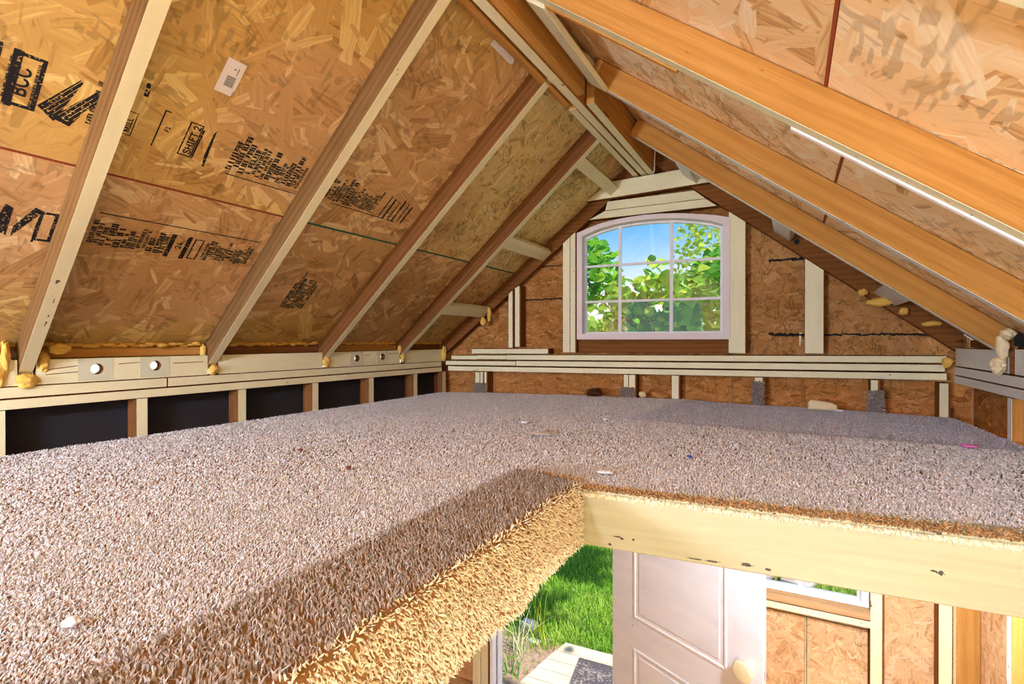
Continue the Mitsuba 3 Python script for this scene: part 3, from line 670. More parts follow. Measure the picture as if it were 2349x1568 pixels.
# ------------------------------------------------------------------ right wall
for a, b in ((-3.3, -1.9), (-1.9, .55), (.552, 1.77), (1.772, 2.99), (2.992, 3.2)):
    put('panel', prism([(a, Z0), (b, Z0), (b, -.225), (a, -.225)], (XR + .090, 0, 0), [0, 1, 0], [0, 0, 1], .011, 0), 'osb_red' if a > 1.7 and 0 else 'osb_pale', 'wall_right')
put('panel', prism([(-3.2, -.24), (3.15, -.24), (3.15, .012), (-3.2, .012)], (XR + .0915, 0, 0), [0, 1, 0], [0, 0, 1], .010, 0), 'osb_red', 'wall_right')
put('panel', prism([(1.5, -.75), (3.12, -.75), (3.12, -.2), (1.5, -.2)], (XR + .0795, 0, 0), [0, 1, 0], [0, 0, 1], .010, 0), 'osb_red', 'wall_right')
for k, lab in enumerate(('stud in the right wall beside the loft carpet, white edge and dark side', 'right wall stud beyond the right edge of the picture', 'right wall stud beside the camera')):
    stud('R', 2.395 - .4064 * k - .019, Z0 + .04, -.214, lab, 'studs of the right wall', 'wood_orange', 'paint_white')
stud('R', 3.03, Z0 + .04, -.62, 'orange sided corner stud of the right wall in the lower room', 'studs of the right wall', 'wood_orange', 'paint_cream')
plate(-3.15, 3.085, XR, -.212, -.1725, 'lowest white plate of the right wall', 'plates of the right wall', 'paint_white', -1)
plate(-3.15, 3.083, XR, -.1705, -.1285, 'middle white plate of the right wall', 'plates of the right wall', 'paint_white', -1)
plate(2.435, 3.081, XR + .004, -.1265, -.036, 'far wide white board on top of the right wall plates, in the gable corner', 'plates of the right wall', 'paint_white', -1, .036)
plate(1.95, 2.385, XR + .004, -.1265, -.030, 'near wide white board on top of the right wall plates, beside the foamed rafter foot', 'plates of the right wall', 'paint_white', -1, .036)
plate(-3.15, 1.86, XR + .004, -.1265, -.030, 'long wide white board on the right wall plates beside the camera', 'plates of the right wall', 'paint_white', -1, .036)
solo('eave_strip', bar((XR + .030, 1.95, -.022), (XR + .030, 2.395, -.022), (0, 0, 1), .050, .045, .004), 'black_felt', 'dark strip above the white boards of the right wall', 'wood strip')
solo('eave_strip', bar((XR + .072, 2.44, -.034), (XR + .072, 3.08, -.034), (0, 0, 1), .03, .036, .004), 'wood_red', 'brown strip behind the white board in the right gable corner', 'wood strip')
solo('eave_strip', bar((XR + .072, -3.15, -.034), (XR + .072, 1.9, -.034), (0, 0, 1), .03, .036, .004), 'wood_red', 'brown strip above the long white board beside the camera', 'wood strip')
FR = 'lumps of spray foam along the right wall'
foam([((.675, 2.435, -.095), (.022, .028, .032), 31), ((.68, 2.415, -.03), (.018, .022, .045), 32), ((.69, 2.40, .025), (.02, .03, .02), 33)], 'big ragged foam lump under the foot of the third visible right rafter', 'foam_pale', FR)
foam([((.668, 3.055, -.107), (.02, .02, .024), 34)], 'small round foam lump in the right gable corner on the plates', 'foam_yellow', FR)
foam([((.40, gy(.40, -.03), .20), (.055, .02, .022), 35), ((.33, gy(.33, -.03), .255), (.02, .02, .018), 36), ((.50, gy(.5, -.03), .15), (.02, .02, .02), 37)], 'ragged foam lump on the right gable rafter around a white block', 'foam_yellow', FR)
foam([((.61, gy(.61, -.03), .085), (.04, .015, .013), 38)], 'thin foam smear at the foot of the right gable rafter', 'foam_yellow', FR)
foam([((-1.885, 2.79, .19), (.016, .02, .05), 41), ((-1.93, 2.77, .14), (.022, .015, .03), 42)], 'ragged orange foam drip at the end of the lowest cream block', 'foam_yellow')

# ------------------------------------------------------------------ back of the shed (behind the camera)
bw = Polygon([(-2.46, Z0), (.86, Z0), (.86, ZR - MR * .86 + .123), (XA, 1.255), (-2.46, ZL + ML * -2.46 + .123)])
bw = bw.difference(sbox(-1.45, .02, -.05, .78)).difference(sbox(-1.75, Z0, .15, -.50))
put('panel', extr(bw, (0, BACK, 0), [1, 0, 0], [0, 0, 1], .012), 'osb_pale', 'wall_back')
struct('window_3')
wb = sbox(-1.45, .02, -.05, .78)
put('frame', extr(wb.buffer(.02, join_style=2).difference(wb.buffer(-.03, join_style=2)), (0, BACK + .02, 0), [1, 0, 0], [0, 0, 1], .06), 'vinyl_white', 'window_3')
put('floor_sheet', prism([(-2.5, BACK - .1), (.9, BACK - .1), (.9, 3.215), (-2.5, 2.845)], (0, 0, Z0 - .03), [1, 0, 0], [0, 1, 0], .03, 0), 'floor_board', 'floor')

# added unseen lamps that brighten the interior: tubes under the ridge, three globes
def added_shop_light(c, L, power, label):
    key = thing('added_shop_light', label, 'lamp')
    c = np.array(c, float)
    put('housing', bar(c + [0, -L / 2, .035], c + [0, L / 2, .035], (0, 0, 1), .13, .05, .008), 'metal', key)
    for s in (-1, 1): put('hanger', bar(c + [0, s * L * .4, .08], c + [0, s * L * .4, .545], (0, 1, 0), .004, .004, 0), 'metal', key)
    for s in (-1, 1):
        m = trimesh.creation.cylinder(.014, L * .96, sections=12); m.apply_transform(trimesh.transformations.rotation_matrix(math.pi / 2, [1, 0, 0])); m.apply_translation(c + [s * .035, 0, .018])
        k = put('tube', m, 'vinyl_white', key, smooth=30)
        scene[k]['emitter'] = {'type': 'area', 'radiance': rgb(*[power * x for x in (.82, .97, 1.25)])}
def added_globe_lamp(c, r, power, col, label, cord=0.0):
    key = thing('added_globe_lamp', label, 'lamp'); c = np.array(c, float)
    m = trimesh.creation.icosphere(3, r); m.apply_translation(c)
    k = put('globe', m, 'vinyl_white', key, smooth=True)
    scene[k]['emitter'] = {'type': 'area', 'radiance': rgb(*[power * x for x in col])}
    m = trimesh.creation.cylinder(.03, .05, sections=16); m.apply_translation(c + [0, 0, (r + .02) * (1 if cord else -1)]); put('socket', m, 'metal', key, smooth=30)
    if cord: m = trimesh.creation.cylinder(.004, cord, sections=8); m.apply_translation(c + [0, 0, r + .045 + cord / 2]); put('cord', m, 'rubber', key, smooth=30)
    else:
        h = c[2] - r - .045 - Z0
        m = trimesh.creation.cylinder(.010, h, sections=10); m.apply_translation([c[0], c[1], Z0 + h / 2]); put('pole', m, 'metal', key, smooth=30)
        m = trimesh.creation.cylinder(.13, .02, sections=24); m.apply_translation([c[0], c[1], Z0 + .01]); put('base', m, 'metal', key, smooth=30)
added_shop_light((-.80, -1.7, .50), 1.2, 70.0, 'added fill light with two tubes hanging under the ridge behind the camera')  # unseen fixture, added as fill light over the carpet
added_globe_lamp((-1.45, -2.6, .0), .13, 98.0, (.80, .97, 1.28), 'added white globe on a cord behind the camera, brightening the loft', .42)  # unseen, added to brighten the loft and the right wall plates
added_globe_lamp((.34, 1.90, -.63), .08, 78.0, (.86, .98, 1.18), 'added white globe hidden under the loft floor, brightening the door and lower walls', .03)  # kept out of view, added to brighten the door and lower room
added_globe_lamp((.36, -.20, -.85), .10, 17.5, (.98, .98, .86), 'added white globe on a metal pole, brightening the loft opening from below')  # unseen, added to light the beam and hanging carpet from below

# ------------------------------------------------------------------ loft: beam, decking, carpets
S = np.array([(-2.3, .43, -.385), (-2.3, .82, -.381), (-2.3, 1.58, -.381), (-2.3, 2.73, -.391), (-2.25, 2.78, -.386), (-1.63, 2.84, -.379), (-1.0, 2.9, -.357), (-.48, 2.97, -.357), (0, 3.02, -.344), (.37, 3.06, -.345), (.656, 3.09, -.363), (.7, 2.82, -.372), (.7, 2.44, -.362), (.7, 2.29, -.349),
              (-.457, 1.096, -.363), (-.457, 1.096, -.363), (.36, 1.16, -.330), (.36, 1.16, -.330), (-.66, 1.1, -.366), (-.46, .28, -.363), (-.6, -.5, -.363), (-2.3, -.8, -.385)])
_B = lambda x, y: np.stack([np.ones_like(x), x, y, x * x, x * y, y * y, x * x * y], -1)
COEF = np.linalg.lstsq(_B(S[:, 0], S[:, 1]), S[:, 2], rcond=None)[0]
def cz(x, y):
    x, y = np.asarray(x, float), np.asarray(y, float)
    return _B(x, y) @ COEF
EX, EY = -.457, 1.096                                    # inner corner of the loft
BT = .08                                                 # the beam's slant in plan
by = lambda x: EY + BT * (x - EX)
# decking under the carpet
put('decking', prism([(-2.29, -1.7), (EX - .03, -1.7), (EX - .03, EY + .02), (-2.29, EY + .02)], (0, 0, -.47), [1, 0, 0], [0, 1, 0], .05, 0), 'floor_board', 'floor')
put('decking', prism([(-2.29, EY + .02), (.70, EY + .12), (.70, 3.02), (-2.29, 2.74)], (0, 0, -.47), [1, 0, 0], [0, 1, 0], .05, 0), 'floor_board', 'floor')
# joists under the left deck so the strip hangs from something
key = thing('loft_beam', 'cream painted beam with nail holes and chipped paint, across the front of the loft floor', 'beam')
a, b = np.array([EX, EY, -.372]), np.array([.70, by(.70), -.373 + .030 * (1.157 / .81)])
d = (b - a) / np.linalg.norm(b - a); nb = np.array([BT, -1, 0]) / math.hypot(BT, 1)
upb = np.cross(d, nb) * (1 if np.cross(d, nb)[2] > 0 else -1)
def beam_paint(p, n, uv):
    g = mikit.fbm(uv.x * 5.0, uv.y * 120.0, 3.0, octaves=3)
    c = mi.Color3f(.43, .415, .245) * (0.90 + 0.20 * g)
    for cx, cy, rx, ry in ((.089, .018, .004, .003), (.090, .117, .010, .002), (.100, .120, .004, .0025), (.128, .118, .003, .0025), (.305, .139, .014, .002), (.374, .134, .012, .004), (.690, .0125, .010, .003), (.70, .015, .004, .004), (.69, .088, .006, .002), (.70, .090, .006, .004), (.07, .139, .004, .003), (.27, .140, .02, .0015), (.415, .137, .006, .003)):
        dx, dy = (uv.x - cx) / rx, (uv.y - cy) / ry
        w = dx * dx + dy * dy + 1.3 * (mikit.noise(uv.x * 500, uv.y * 500, 1.0) - .5)
        c = mikit.mix(c, (.05, .03, .02), mikit.smoothstep(1.1, .75, w))
    return c
scene['beam_paint'] = twosided({'type': 'bumpmap', 'arbitrary': mikit.proc(lambda p, n, uv: 0.0009 * mikit.fbm(uv.x * 5.0, uv.y * 150.0, 3.0, octaves=2), eps=4e-4), 'scale': 1.0,
                                'nested': {'type': 'roughplastic', 'diffuse_reflectance': mikit.proc(beam_paint), 'alpha': 0.3}})
Lb = np.linalg.norm(b - a)
hb = .150
m = prism([(0, 0), (Lb, 0), (Lb, hb), (0, hb)], a - nb * .036, d, -upb, .036, .0025, shift=False)
if np.dot(np.cross(d, -upb), nb) < 0: m = prism([(0, 0), (Lb, 0), (Lb, hb), (0, hb)], a, d, -upb, .036, .0025, shift=False)
put('body', m, 'beam_paint', key)

def wob(x, y): return .0035 * (meshkit.fbm(np.stack([x * 3.1, y * 3.1, x * 0], -1), 3, 4) - .5) + .0015 * (meshkit.noise(np.stack([x * 22, y * 22, x * 0], -1), 9) - .5)
def grid_mesh(xs, ys, keep, zf):
    X, Y = np.meshgrid(xs, ys); Zv = zf(X, Y)
    v = np.stack([X, Y, Zv], -1).reshape(-1, 3); n = len(xs)
    i, j = np.meshgrid(np.arange(len(ys) - 1), np.arange(n - 1), indexing='ij')
    a0 = (i * n + j).ravel(); q4 = np.stack([a0, a0 + 1, a0 + n + 1, a0 + n], 1)
    cx, cy = v[q4].mean(1)[:, 0], v[q4].mean(1)[:, 1]
    q4 = q4[keep(cx, cy)]
    f = np.vstack([q4[:, [0, 1, 2]], q4[:, [0, 2, 3]]])
    used, inv = np.unique(f, return_inverse=True)
    return v[used], inv.reshape(-1, 3)
def front_edge(x): return gy(x, -.012) + .010 * np.sin(x * 9) + .006 * np.sin(x * 23 + 1)
SX = -.660                                               # where the wrapped strip begins
def fold_y(x): return 2.10 - .03 * np.cos(x * 4) - .10 * np.clip(x - .2, 0, 1)
def remnant(x, y): return (x > -.66 + .15 * (y - 2.1)) & (y > fold_y(x))
def in_main(x, y): return (x > -2.292) & (x < .695) & (y < front_edge(x)) & ~((x > SX) & (y < EY + .004 + BT * (x - EX))) & ~remnant(x, y)
def in_rem(x, y): return (x > -.72) & (x < .695) & (y < front_edge(x)) & (y > fold_y(x) - .02) & (x > -.675 + .15 * (y - 2.1))

def tufts(pts, nrm, h, r, lean, cols, seed, jit=.5, curl=.35):
    """short bent yarn ends: three-sided, two rings and a tip each"""
    g = np.random.default_rng(seed); n = len(pts)
    t1 = np.cross(nrm, [0.3, .2, .9]); t1 /= np.linalg.norm(t1, axis=1, keepdims=True); t2 = np.cross(nrm, t1)
    hh = h * g.uniform(.7, 1.25, n)[:, None]; rr = r * g.uniform(.7, 1.3, n)[:, None]
    dirn = nrm + lean + g.normal(0, jit, (n, 1)) * t1 + g.normal(0, jit, (n, 1)) * t2
    dirn /= np.linalg.norm(dirn, axis=1, keepdims=True)
    bend = g.normal(0, curl, (n, 1)) * t1 + g.normal(0, curl, (n, 1)) * t2
    a0 = g.uniform(0, 6.28, n)
    ring = lambda c, s: np.stack([c + rr * s * (np.cos(a0 + k * 2.094)[:, None] * t1 + np.sin(a0 + k * 2.094)[:, None] * t2) for k in range(3)], 1)
    mid = pts + dirn * hh * .6
    v = np.concatenate([ring(pts - nrm * .001, .75), ring(mid, 1.0), (pts + (dirn + bend * .6) * hh)[:, None]], 1)    # n,7,3
    base = np.array([(0, 1, 4), (0, 4, 3), (1, 2, 5), (1, 5, 4), (2, 0, 3), (2, 3, 5), (3, 4, 6), (4, 5, 6), (5, 3, 6)])
    f = (base[None] + 7 * np.arange(n)[:, None, None]).reshape(-1, 3)
    return v.reshape(-1, 3), f, np.repeat(cols, 7, axis=0)
def yarn_cols(n, base, seed, spread=.18):
    g = np.random.default_rng(seed)
    return np.clip(np.array(base) * (1 + g.normal(0, spread, (n, 1))) * (1 + g.normal(0, .03, (n, 3))), 0, 1)
def scatter(x0, x1, y0, y1, sp, seed, keep):
    g = np.random.default_rng(seed)
    nx, ny = int((x1 - x0) / sp), int((y1 - y0) / sp)
    X, Y = np.meshgrid(np.linspace(x0, x1, nx), np.linspace(y0, y1, ny))
    X = (X + g.uniform(-.45, .45, X.shape) * sp).ravel(); Y = (Y + g.uniform(-.45, .45, Y.shape) * sp).ravel()
    k = keep(X, Y); return X[k], Y[k]
UPV = np.array([0, 0, 1.0])
def visible(x, y): return (x * -math.sin(yaw) + y * math.cos(yaw) > .12)
YARN = (.71, .675, .66)
zmain = lambda x, y: cz(x, y) + wob(x, y) - .012
def pile(parent, zf, keep, box4, sp, h, r, lean, base, seed, **kw):
    X, Y = scatter(*box4, sp, seed, keep)
    far = np.clip((np.hypot(X, Y) - 1.1) / .5, 0, 1)          # fewer, fatter yarn ends where they are small in view
    kk = np.random.default_rng(seed + 77).random(len(X)) > far * (.64 if sp < .005 else 0); X, Y, far = X[kk], Y[kk], far[kk]
    r = r * (1 + (.85 if sp < .005 else 0) * far)[:, None]
    P = np.stack([X, Y, zf(X, Y)], -1)
    v, f, c = tufts(P, np.repeat(UPV[None], len(P), 0), h, r, np.array(lean), yarn_cols(len(P), base, seed), seed, **kw)
    k = put('pile', (v, f), 'yarn', parent, color=c); tag(k, kind='stuff'); return k
key = thing('carpet', 'large beige pile carpet covering the loft floor from the left wall to the gable', 'carpet')
put('backing', grid_mesh(np.arange(-2.296, .70, .02), np.arange(-1.4, 3.12, .02), in_main, zmain), 'backing', key, smooth=True)
pile(key, zmain, lambda x, y: in_main(x, y) & visible(x, y), (-2.29, .695, .05, 3.1), .0036, .0068, .00142, (.1, .25, 0), YARN, 1)
zrem = lambda x, y: cz(x, y) + wob(x, y) - .012 - .010 * np.clip((x + .66) / .4, 0, 1)
key = thing('carpet', 'darker grey carpet piece at the far right of the loft beside the right wall', 'carpet')
put('backing', grid_mesh(np.arange(-.76, .70, .02), np.arange(1.9, 3.12, .02), in_rem, zrem), 'backing', key, smooth=True)
pile(key, zrem, in_rem, (-.74, .695, 1.98, 3.1), .0056, .0072, .0027, (-.35, -.3, 0), (.60, .575, .615), 2)

# strip of carpet wrapped over the edge of the opening
prof = [(SX, -.000)]
for t in np.linspace(0, 1, 12)[1:]: prof.append((SX + (EX - .012 - SX) * t, .004 - .006 * t * t))
for aa in np.linspace(.15, math.pi / 2, 7): prof.append((EX - .012 + .012 * math.sin(aa), -.002 - .012 * (1 - math.cos(aa))))
for t in np.linspace(0, 1, 8)[1:]: prof.append((EX + .004 * math.sin(t * 3), -.014 - (.158 - .014) * t))
prof = np.array(prof)
ys = np.arange(-1.2, EY - .002, .02)
seg = np.concatenate([[0], np.cumsum(np.linalg.norm(np.diff(prof, axis=0), axis=1))])
def strip_pt(s, y):
    x, z = np.interp(s, seg, prof[:, 0]), np.interp(s, seg, prof[:, 1])
    hang = np.clip((-z - .03) / .13, 0, 1)
    return np.stack([x + .006 * hang * np.sin(y * 17 + 1) , y, cz(np.full_like(x, EX), y) - .006 + z - hang * .022 * (np.clip(.9 - y, 0, 2)) + .003 * np.sin(y * 31) * hang], -1)
sv = np.stack([strip_pt(np.full_like(ys, s), ys) for s in seg], 1)
n1, n2 = len(ys), len(seg)
i, j = np.meshgrid(np.arange(n1 - 1), np.arange(n2 - 1), indexing='ij'); a0 = (i * n2 + j).ravel()
q4 = np.stack([a0, a0 + 1, a0 + n2 + 1, a0 + n2], 1)
key = thing('carpet_strip', 'brownish carpet strip wrapped over the edge of the loft opening and hanging down its side', 'carpet')
put('backing', (sv.reshape(-1, 3), np.vstack([q4[:, [0, 1, 2]], q4[:, [0, 2, 3]]])), 'backing', key, smooth=True)
g = np.random.default_rng(8)
sp = .0038
ss, yy = np.meshgrid(np.arange(0, seg[-1], sp), np.arange(.0, EY - .004, sp))
ss = (ss + g.uniform(-.45, .45, ss.shape) * sp).ravel().clip(0, seg[-1] - 1e-4); yy = (yy + g.uniform(-.45, .45, yy.shape) * sp).ravel()
P = strip_pt(ss, yy); P2 = strip_pt((ss + .001).clip(0, seg[-1]), yy)
tan = P2 - P; tan /= np.linalg.norm(tan, axis=1, keepdims=True) + 1e-9
nrm = np.cross(tan, [0, 1, 0]); nrm *= -1
nrm *= np.sign((nrm @ np.array([.7, 0, .7])))[:, None]
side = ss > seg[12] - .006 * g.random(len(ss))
top = ~side & (g.random(len(ss)) < .62)                    # thinner, darker pile on the lying part: the backing shows between
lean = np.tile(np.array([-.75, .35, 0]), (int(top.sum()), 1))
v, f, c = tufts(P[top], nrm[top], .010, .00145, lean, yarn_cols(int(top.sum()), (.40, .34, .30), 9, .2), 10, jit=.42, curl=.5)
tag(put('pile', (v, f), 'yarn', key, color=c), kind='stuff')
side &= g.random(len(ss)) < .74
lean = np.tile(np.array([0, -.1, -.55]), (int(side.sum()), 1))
v, f, c = tufts(P[side], nrm[side], .009, .0016, lean, yarn_cols(int(side.sum()), (.78, .70, .49), 19, .16), 20, jit=.42, curl=.5)  # warm light from below is put into this yarn colour
tag(put('hanging_pile', (v, f), 'yarn', key, color=c), 'yarn on the hanging side with warm light put into its colour', kind='stuff')
ex = np.arange(SX, EX, .0022); P = np.stack([ex, np.full(len(ex), EY + .002) + .002 * g.normal(size=len(ex)), cz(ex, np.full(len(ex), EY)) - .002], -1)
v, f, c = tufts(P, np.repeat(UPV[None], len(P), 0), .013, .0022, np.array([0, .5, 0]), yarn_cols(len(P), (.33, .19, .09), 21, .2), 22)
tag(put('split_pile', (v, f), 'yarn', key, color=c), kind='stuff')
# edge board behind the hanging strip
solo('edge_joist', prism([(-1.6, -.56), (EY - .004, -.545), (EY - .004, -.40), (-1.6, -.40)], (EX - .062, 0, 0), [0, 1, 0], [0, 0, 1], .036, .002), 'wood_orange', 'joist behind the hanging carpet strip', 'joist')
# front edge of the carpet above the beam: brown roots of the split pile over a ragged cream hem
xs = np.arange(EX + .003, .69, .0024); g = np.random.default_rng(12)
P = np.concatenate([np.stack([xs + .001 * g.normal(size=len(xs)), by(xs) + .001 - .002 * g.random(len(xs)), cz(xs, by(xs)) - .009 - dz + .0012 * g.normal(size=len(xs))], -1) for dz in (.0, .003, .006, .009, .012)])
v, f, c = tufts(P, np.repeat(np.array([[0, -.94, .34]]), len(P), 0), .009, .0019, np.array([0, 0, .35]), yarn_cols(len(P), (.34, .19, .085), 13, .25), 14, jit=.3)
tag(put('split_pile', (v, f), 'yarn', 'carpet', color=c), kind='stuff')
xs = np.arange(EX + .003, .69, .0030)
drop = .005 + .008 * meshkit.fbm(np.stack([xs * 14, xs * 0, xs * 0], -1), 3, 5)
P = np.stack([xs, by(xs) - .002 - .003 * g.random(len(xs)), cz(xs, by(xs)) - .023 - .5 * drop], -1); P = np.vstack([P, P + [.0015, .001, -.003]])
v, f, c = tufts(P, np.repeat(np.array([[0, -1.0, .1]]), len(P), 0), .008, .0026, np.array([0, .2, -1.1]), yarn_cols(len(P), (.80, .68, .46), 15, .15), 17, jit=.45)
tag(put('frayed_hem', (v, f), 'yarn', 'carpet', color=c), kind='stuff')
# carpet flaps turned up against the short studs
for x0, x1, z1 in ((-2.02, -1.93, -.315), (-.935, -.855, -.300), (-.185, -.125, -.235), (.35, .42, -.262)):
    xs = np.linspace(x0, x1, 16)
    n_ = 900; g = np.random.default_rng(int(abs(x0) * 900))
    X = g.uniform(x0, x1, n_); Zz = g.uniform(-.385, z1 - .004, n_)
    P = np.stack([X, gy(X, -.012) + .004 * g.normal(size=n_), Zz], -1)
    v, f, c = tufts(P, np.repeat(GN[None], n_, 0), .012, .0036, np.array([0, 0, .2]), yarn_cols(n_, (.33, .27, .23), 15, .2), 16)
    tag(put('turned_up_flap', (v, f), 'yarn', 'carpet', color=c), kind='stuff')

# litter on the carpet
def litter(name, c, r, seed, mat, label, cat, rough=.35, n=3):
    c = np.array(c, float); z = float(cz(c[0], c[1])) if len(c) == 2 else c[2]
    return solo(name, blob((c[0], c[1], z), r, seed, n, rough), mat, label, cat, smooth=25)
def pine_cone(c, label):
    key = thing('pine_cone', label, 'pine cone'); g = np.random.default_rng(3)
    c = np.array(c, float); ms = []
    ax = np.array([.95, .1, .12]); ax /= np.linalg.norm(ax); u = np.cross(ax, UPV); u /= np.linalg.norm(u); w = np.cross(ax, u)
    for k in range(70):
        t = k / 70; r = .030 * math.sin(math.pi * (.12 + .82 * t)); a = k * 2.39996
        out = u * math.cos(a) + w * math.sin(a); p = c + ax * (t - .5) * .10 + out * r * .5
        tip = p + out * .020 + ax * .004; sd = np.cross(out, ax) * .010
        ms.append((np.array([p - sd * .5, p + sd * .5, tip + sd, tip - sd, p + ax * -.004]), np.array([(0, 1, 2), (0, 2, 3), (4, 0, 3), (1, 4, 2), (4, 3, 2)])))
    put('scales', merge(ms), 'cone_brown', key); tag(key + '__scales', kind='stuff')
    put('core', blob(c, (.05, .014, .014), 2, 2, .1), 'cone_brown', key, smooth=True)
pine_cone((-1.10, 2.86, -.345), 'brown pine cone lying on the carpet against the gable wall under the window')
litter('foam_scrap', (-.80, 2.92, -.342), (.022, .015, .016), 2, 'foam_pale', 'small pale foam scrap by the pair of short studs under the window', 'foam scrap', .6)
key = thing('foam_chunk', 'white oblong foam chunk lying on the dark carpet near the right gable corner', 'foam chunk')
fx = np.array([.145, 2.955, float(cz(.145, 2.955)) - .015])
put('body', prism([(-.062, 0), (.05, 0), (.066, .008), (.062, .030), (.036, .042), (-.05, .050), (-.064, .036)], fx, [1, .12, -.02], [0, .1, 1], .045, .006), 'foam_pale', key)
put('shaving', prism([(.055, -.001), (.098, -.001), (.092, .006), (.058, .010)], fx, [1, .12, -.02], [0, .1, 1], .02, .001), 'paper', key)
litter('pink_scrap', (.505, 2.06), (.022, .013, .005), 4, 'pink', 'flat magenta scrap on the grey carpet near the right wall', 'scrap', .4)
LG = 'white scraps on the carpet'
for c, r, lab in (((-1.02, 1.79), (.018, .014, .006), 'small white scrap on the middle of the carpet'), ((-.84, 1.595), (.045, .02, .003), 'flat pale paper scrap on the carpet in front of the window'), ((-.43, 1.20), (.022, .012, .004), 'pale scrap on the carpet just above the left end of the beam'), ((-.815, .215), (.013, .009, .004), 'white fluff on the carpet near the lower left of the picture'), ((-.72, 2.02), (.014, .012, .004), 'tiny white scrap on the carpet at the edge of the grey carpet piece')):
    k = litter('white_scrap', c, r, int(abs(c[0]) * 100), 'paper', lab, 'scrap', .6, 2); labels[k]['group'] = LG
litter('blue_scrap', (-.26, 1.475), (.008, .006, .004), 6, 'blue_speck', 'tiny blue bit on the carpet above the beam', 'scrap', .5, 2)
for c, lab in (((-1.455, .98), 'dark brown crumb on the carpet left of the opening'), ((-1.115, .905), 'smaller dark brown crumb on the carpet close to the wrapped strip')):
    litter('dark_crumb', c, (.010, .006, .005), 7, 'cone_brown', lab, 'crumb', .6, 2)

# ------------------------------------------------------------------ outdoors
G0 = -2.86
struct('ground')
put('lawn_base', prism([(-60, -40), (60, -40), (60, 80), (-60, 80)], (0, 0, G0 - .05), [1, 0, 0], [0, 1, 0], .05, 0), 'lawn_soil', 'ground')
put('soil_bed', prism([(-3.2, 3.0), (-1.90, 3.0), (-1.79, 3.89), (-2.05, 3.95), (-3.2, 3.85)], (0, 0, G0), [1, 0, 0], [0, 1, 0], .012, 0), 'soil', 'ground')
def blades(x0, x1, y0, y1, n, h, w, seed, keep=None, cols=((.15, .42, .04), (.34, .62, .09), (.52, .66, .18))):
    g = np.random.default_rng(seed); X, Y = g.uniform(x0, x1, n), g.uniform(y0, y1, n)
    if keep is not None: k = keep(X, Y); X, Y = X[k], Y[k]; n = len(X)
    patch = meshkit.fbm(np.stack([X * 2.2, Y * 2.2, X * 0], -1), 3, seed)
    hh = h * g.uniform(.5, 1.3, n) * (.6 + .8 * patch); a = g.uniform(0, 6.28, n)
    side = np.stack([np.cos(a), np.sin(a), 0 * a], -1) * w; b = g.uniform(0, 6.28, n)
    lean = np.stack([np.cos(b), np.sin(b), 0 * b], -1) * (hh * g.uniform(.1, .9, n))[:, None]
    p = np.stack([X, Y, np.full(n, G0)], -1); z = np.array([0, 0, 1.0])
    v = np.stack([p - side, p + side, p + side * .8 + lean * .35 + z * (hh * .6)[:, None], p - side * .8 + lean * .35 + z * (hh * .6)[:, None], p + lean + z * hh[:, None]], 1)
    f = (np.array([(0, 1, 2), (0, 2, 3), (3, 2, 4)])[None] + 5 * np.arange(n)[:, None, None]).reshape(-1, 3)
    t = np.clip(g.normal(.42, .25, n) + (patch - .5) * 1.1, 0, 1)[:, None]
    c0, c1, c2 = map(np.array, cols)
    c = np.where(t < .6, c0 + (c1 - c0) * t / .6, c1 + (c2 - c1) * (t - .6) / .4)
    return v.reshape(-1, 3), f, np.repeat(c, 5, 0)
def lawn_keep(x, y): return ~((x > -1.82 - .19 * (3.9 - y)) & (y < 3.95 + .185 * (x + 1.77))) & ~((y < 3.75) & (x > -3.2) & (np.random.default_rng(1).random(len(x)) > .12)) & (np.hypot(x + 2.21, y - 3.98) > .12)
v, f, c = blades(-4.6, -.9, 3.1, 8.2, 60000, .085, .0035, 21, lawn_keep)
k = put('lawn', (v, f), 'grass', color=c); tag(k, 'bright green lawn seen through the open doorway', 'grass', kind='stuff')
v, f, c = blades(-.8, 2.2, 5.6, 9.0, 14000, .07, .006, 22, lambda x, y: ~((x < .30) & (y > 5.9) & (y < 7.3)) & (np.hypot(x + .2, y - 7.4) > .45))
k = put('lawn', (v, f), 'grass', color=c); tag(k, 'green lawn seen through the lower window', 'grass', kind='stuff')
def clump(c0, n, h, seed, label, cols):
    v, f, c = blades(c0[0] - .07, c0[0] + .07, c0[1] - .06, c0[1] + .06, n, h, .005, seed, None, cols)
    v[:, 2] += .01
    k = put('grass_clump', (v, f), 'grass', color=c); tag(k, label, 'grass clump')
clump((-2.03, 3.83), 16, .42, 31, 'tall yellow-green grass clump beside the deck', ((.40, .58, .06), (.50, .64, .08), (.55, .66, .12)))
clump((-2.12, 3.62), 26, .30, 32, 'pale arching grass clump on the bare soil beside the deck', ((.45, .55, .28), (.62, .70, .45), (.70, .74, .55)))
clump((-2.02, 3.36), 18, .22, 33, 'low dark grass clump next to the doorway', ((.10, .26, .08), (.25, .42, .16), (.5, .55, .4)))
solo('paver', prism([(-.075, -.055), (.07, -.065), (.08, .05), (.03, .066), (-.08, .058)], (-2.215, 3.985, G0 + .005), [1, .05, 0], [-.05, 1, 0], .05, .008), 'concrete', 'pale square paver in the grass beyond the deck', 'paver')
solo('paver', prism([(-.06, -.035), (.05, -.04), (.06, .03), (-.05, .04)], (-2.06, 3.80, G0 + .005), [1, .05, 0], [-.05, 1, 0], .03, .006), 'concrete', 'small half buried paver between the grass clump and the deck', 'paver')
key = thing('deck', 'pale weathered plank deck outside the open doorway', 'deck')
dx = np.array([1, .150, 0]) / math.hypot(1, .150); dy = np.array([-.150, 1, 0]) / math.hypot(1, .150)
c0 = np.array([-1.785, 3.915, -2.855])
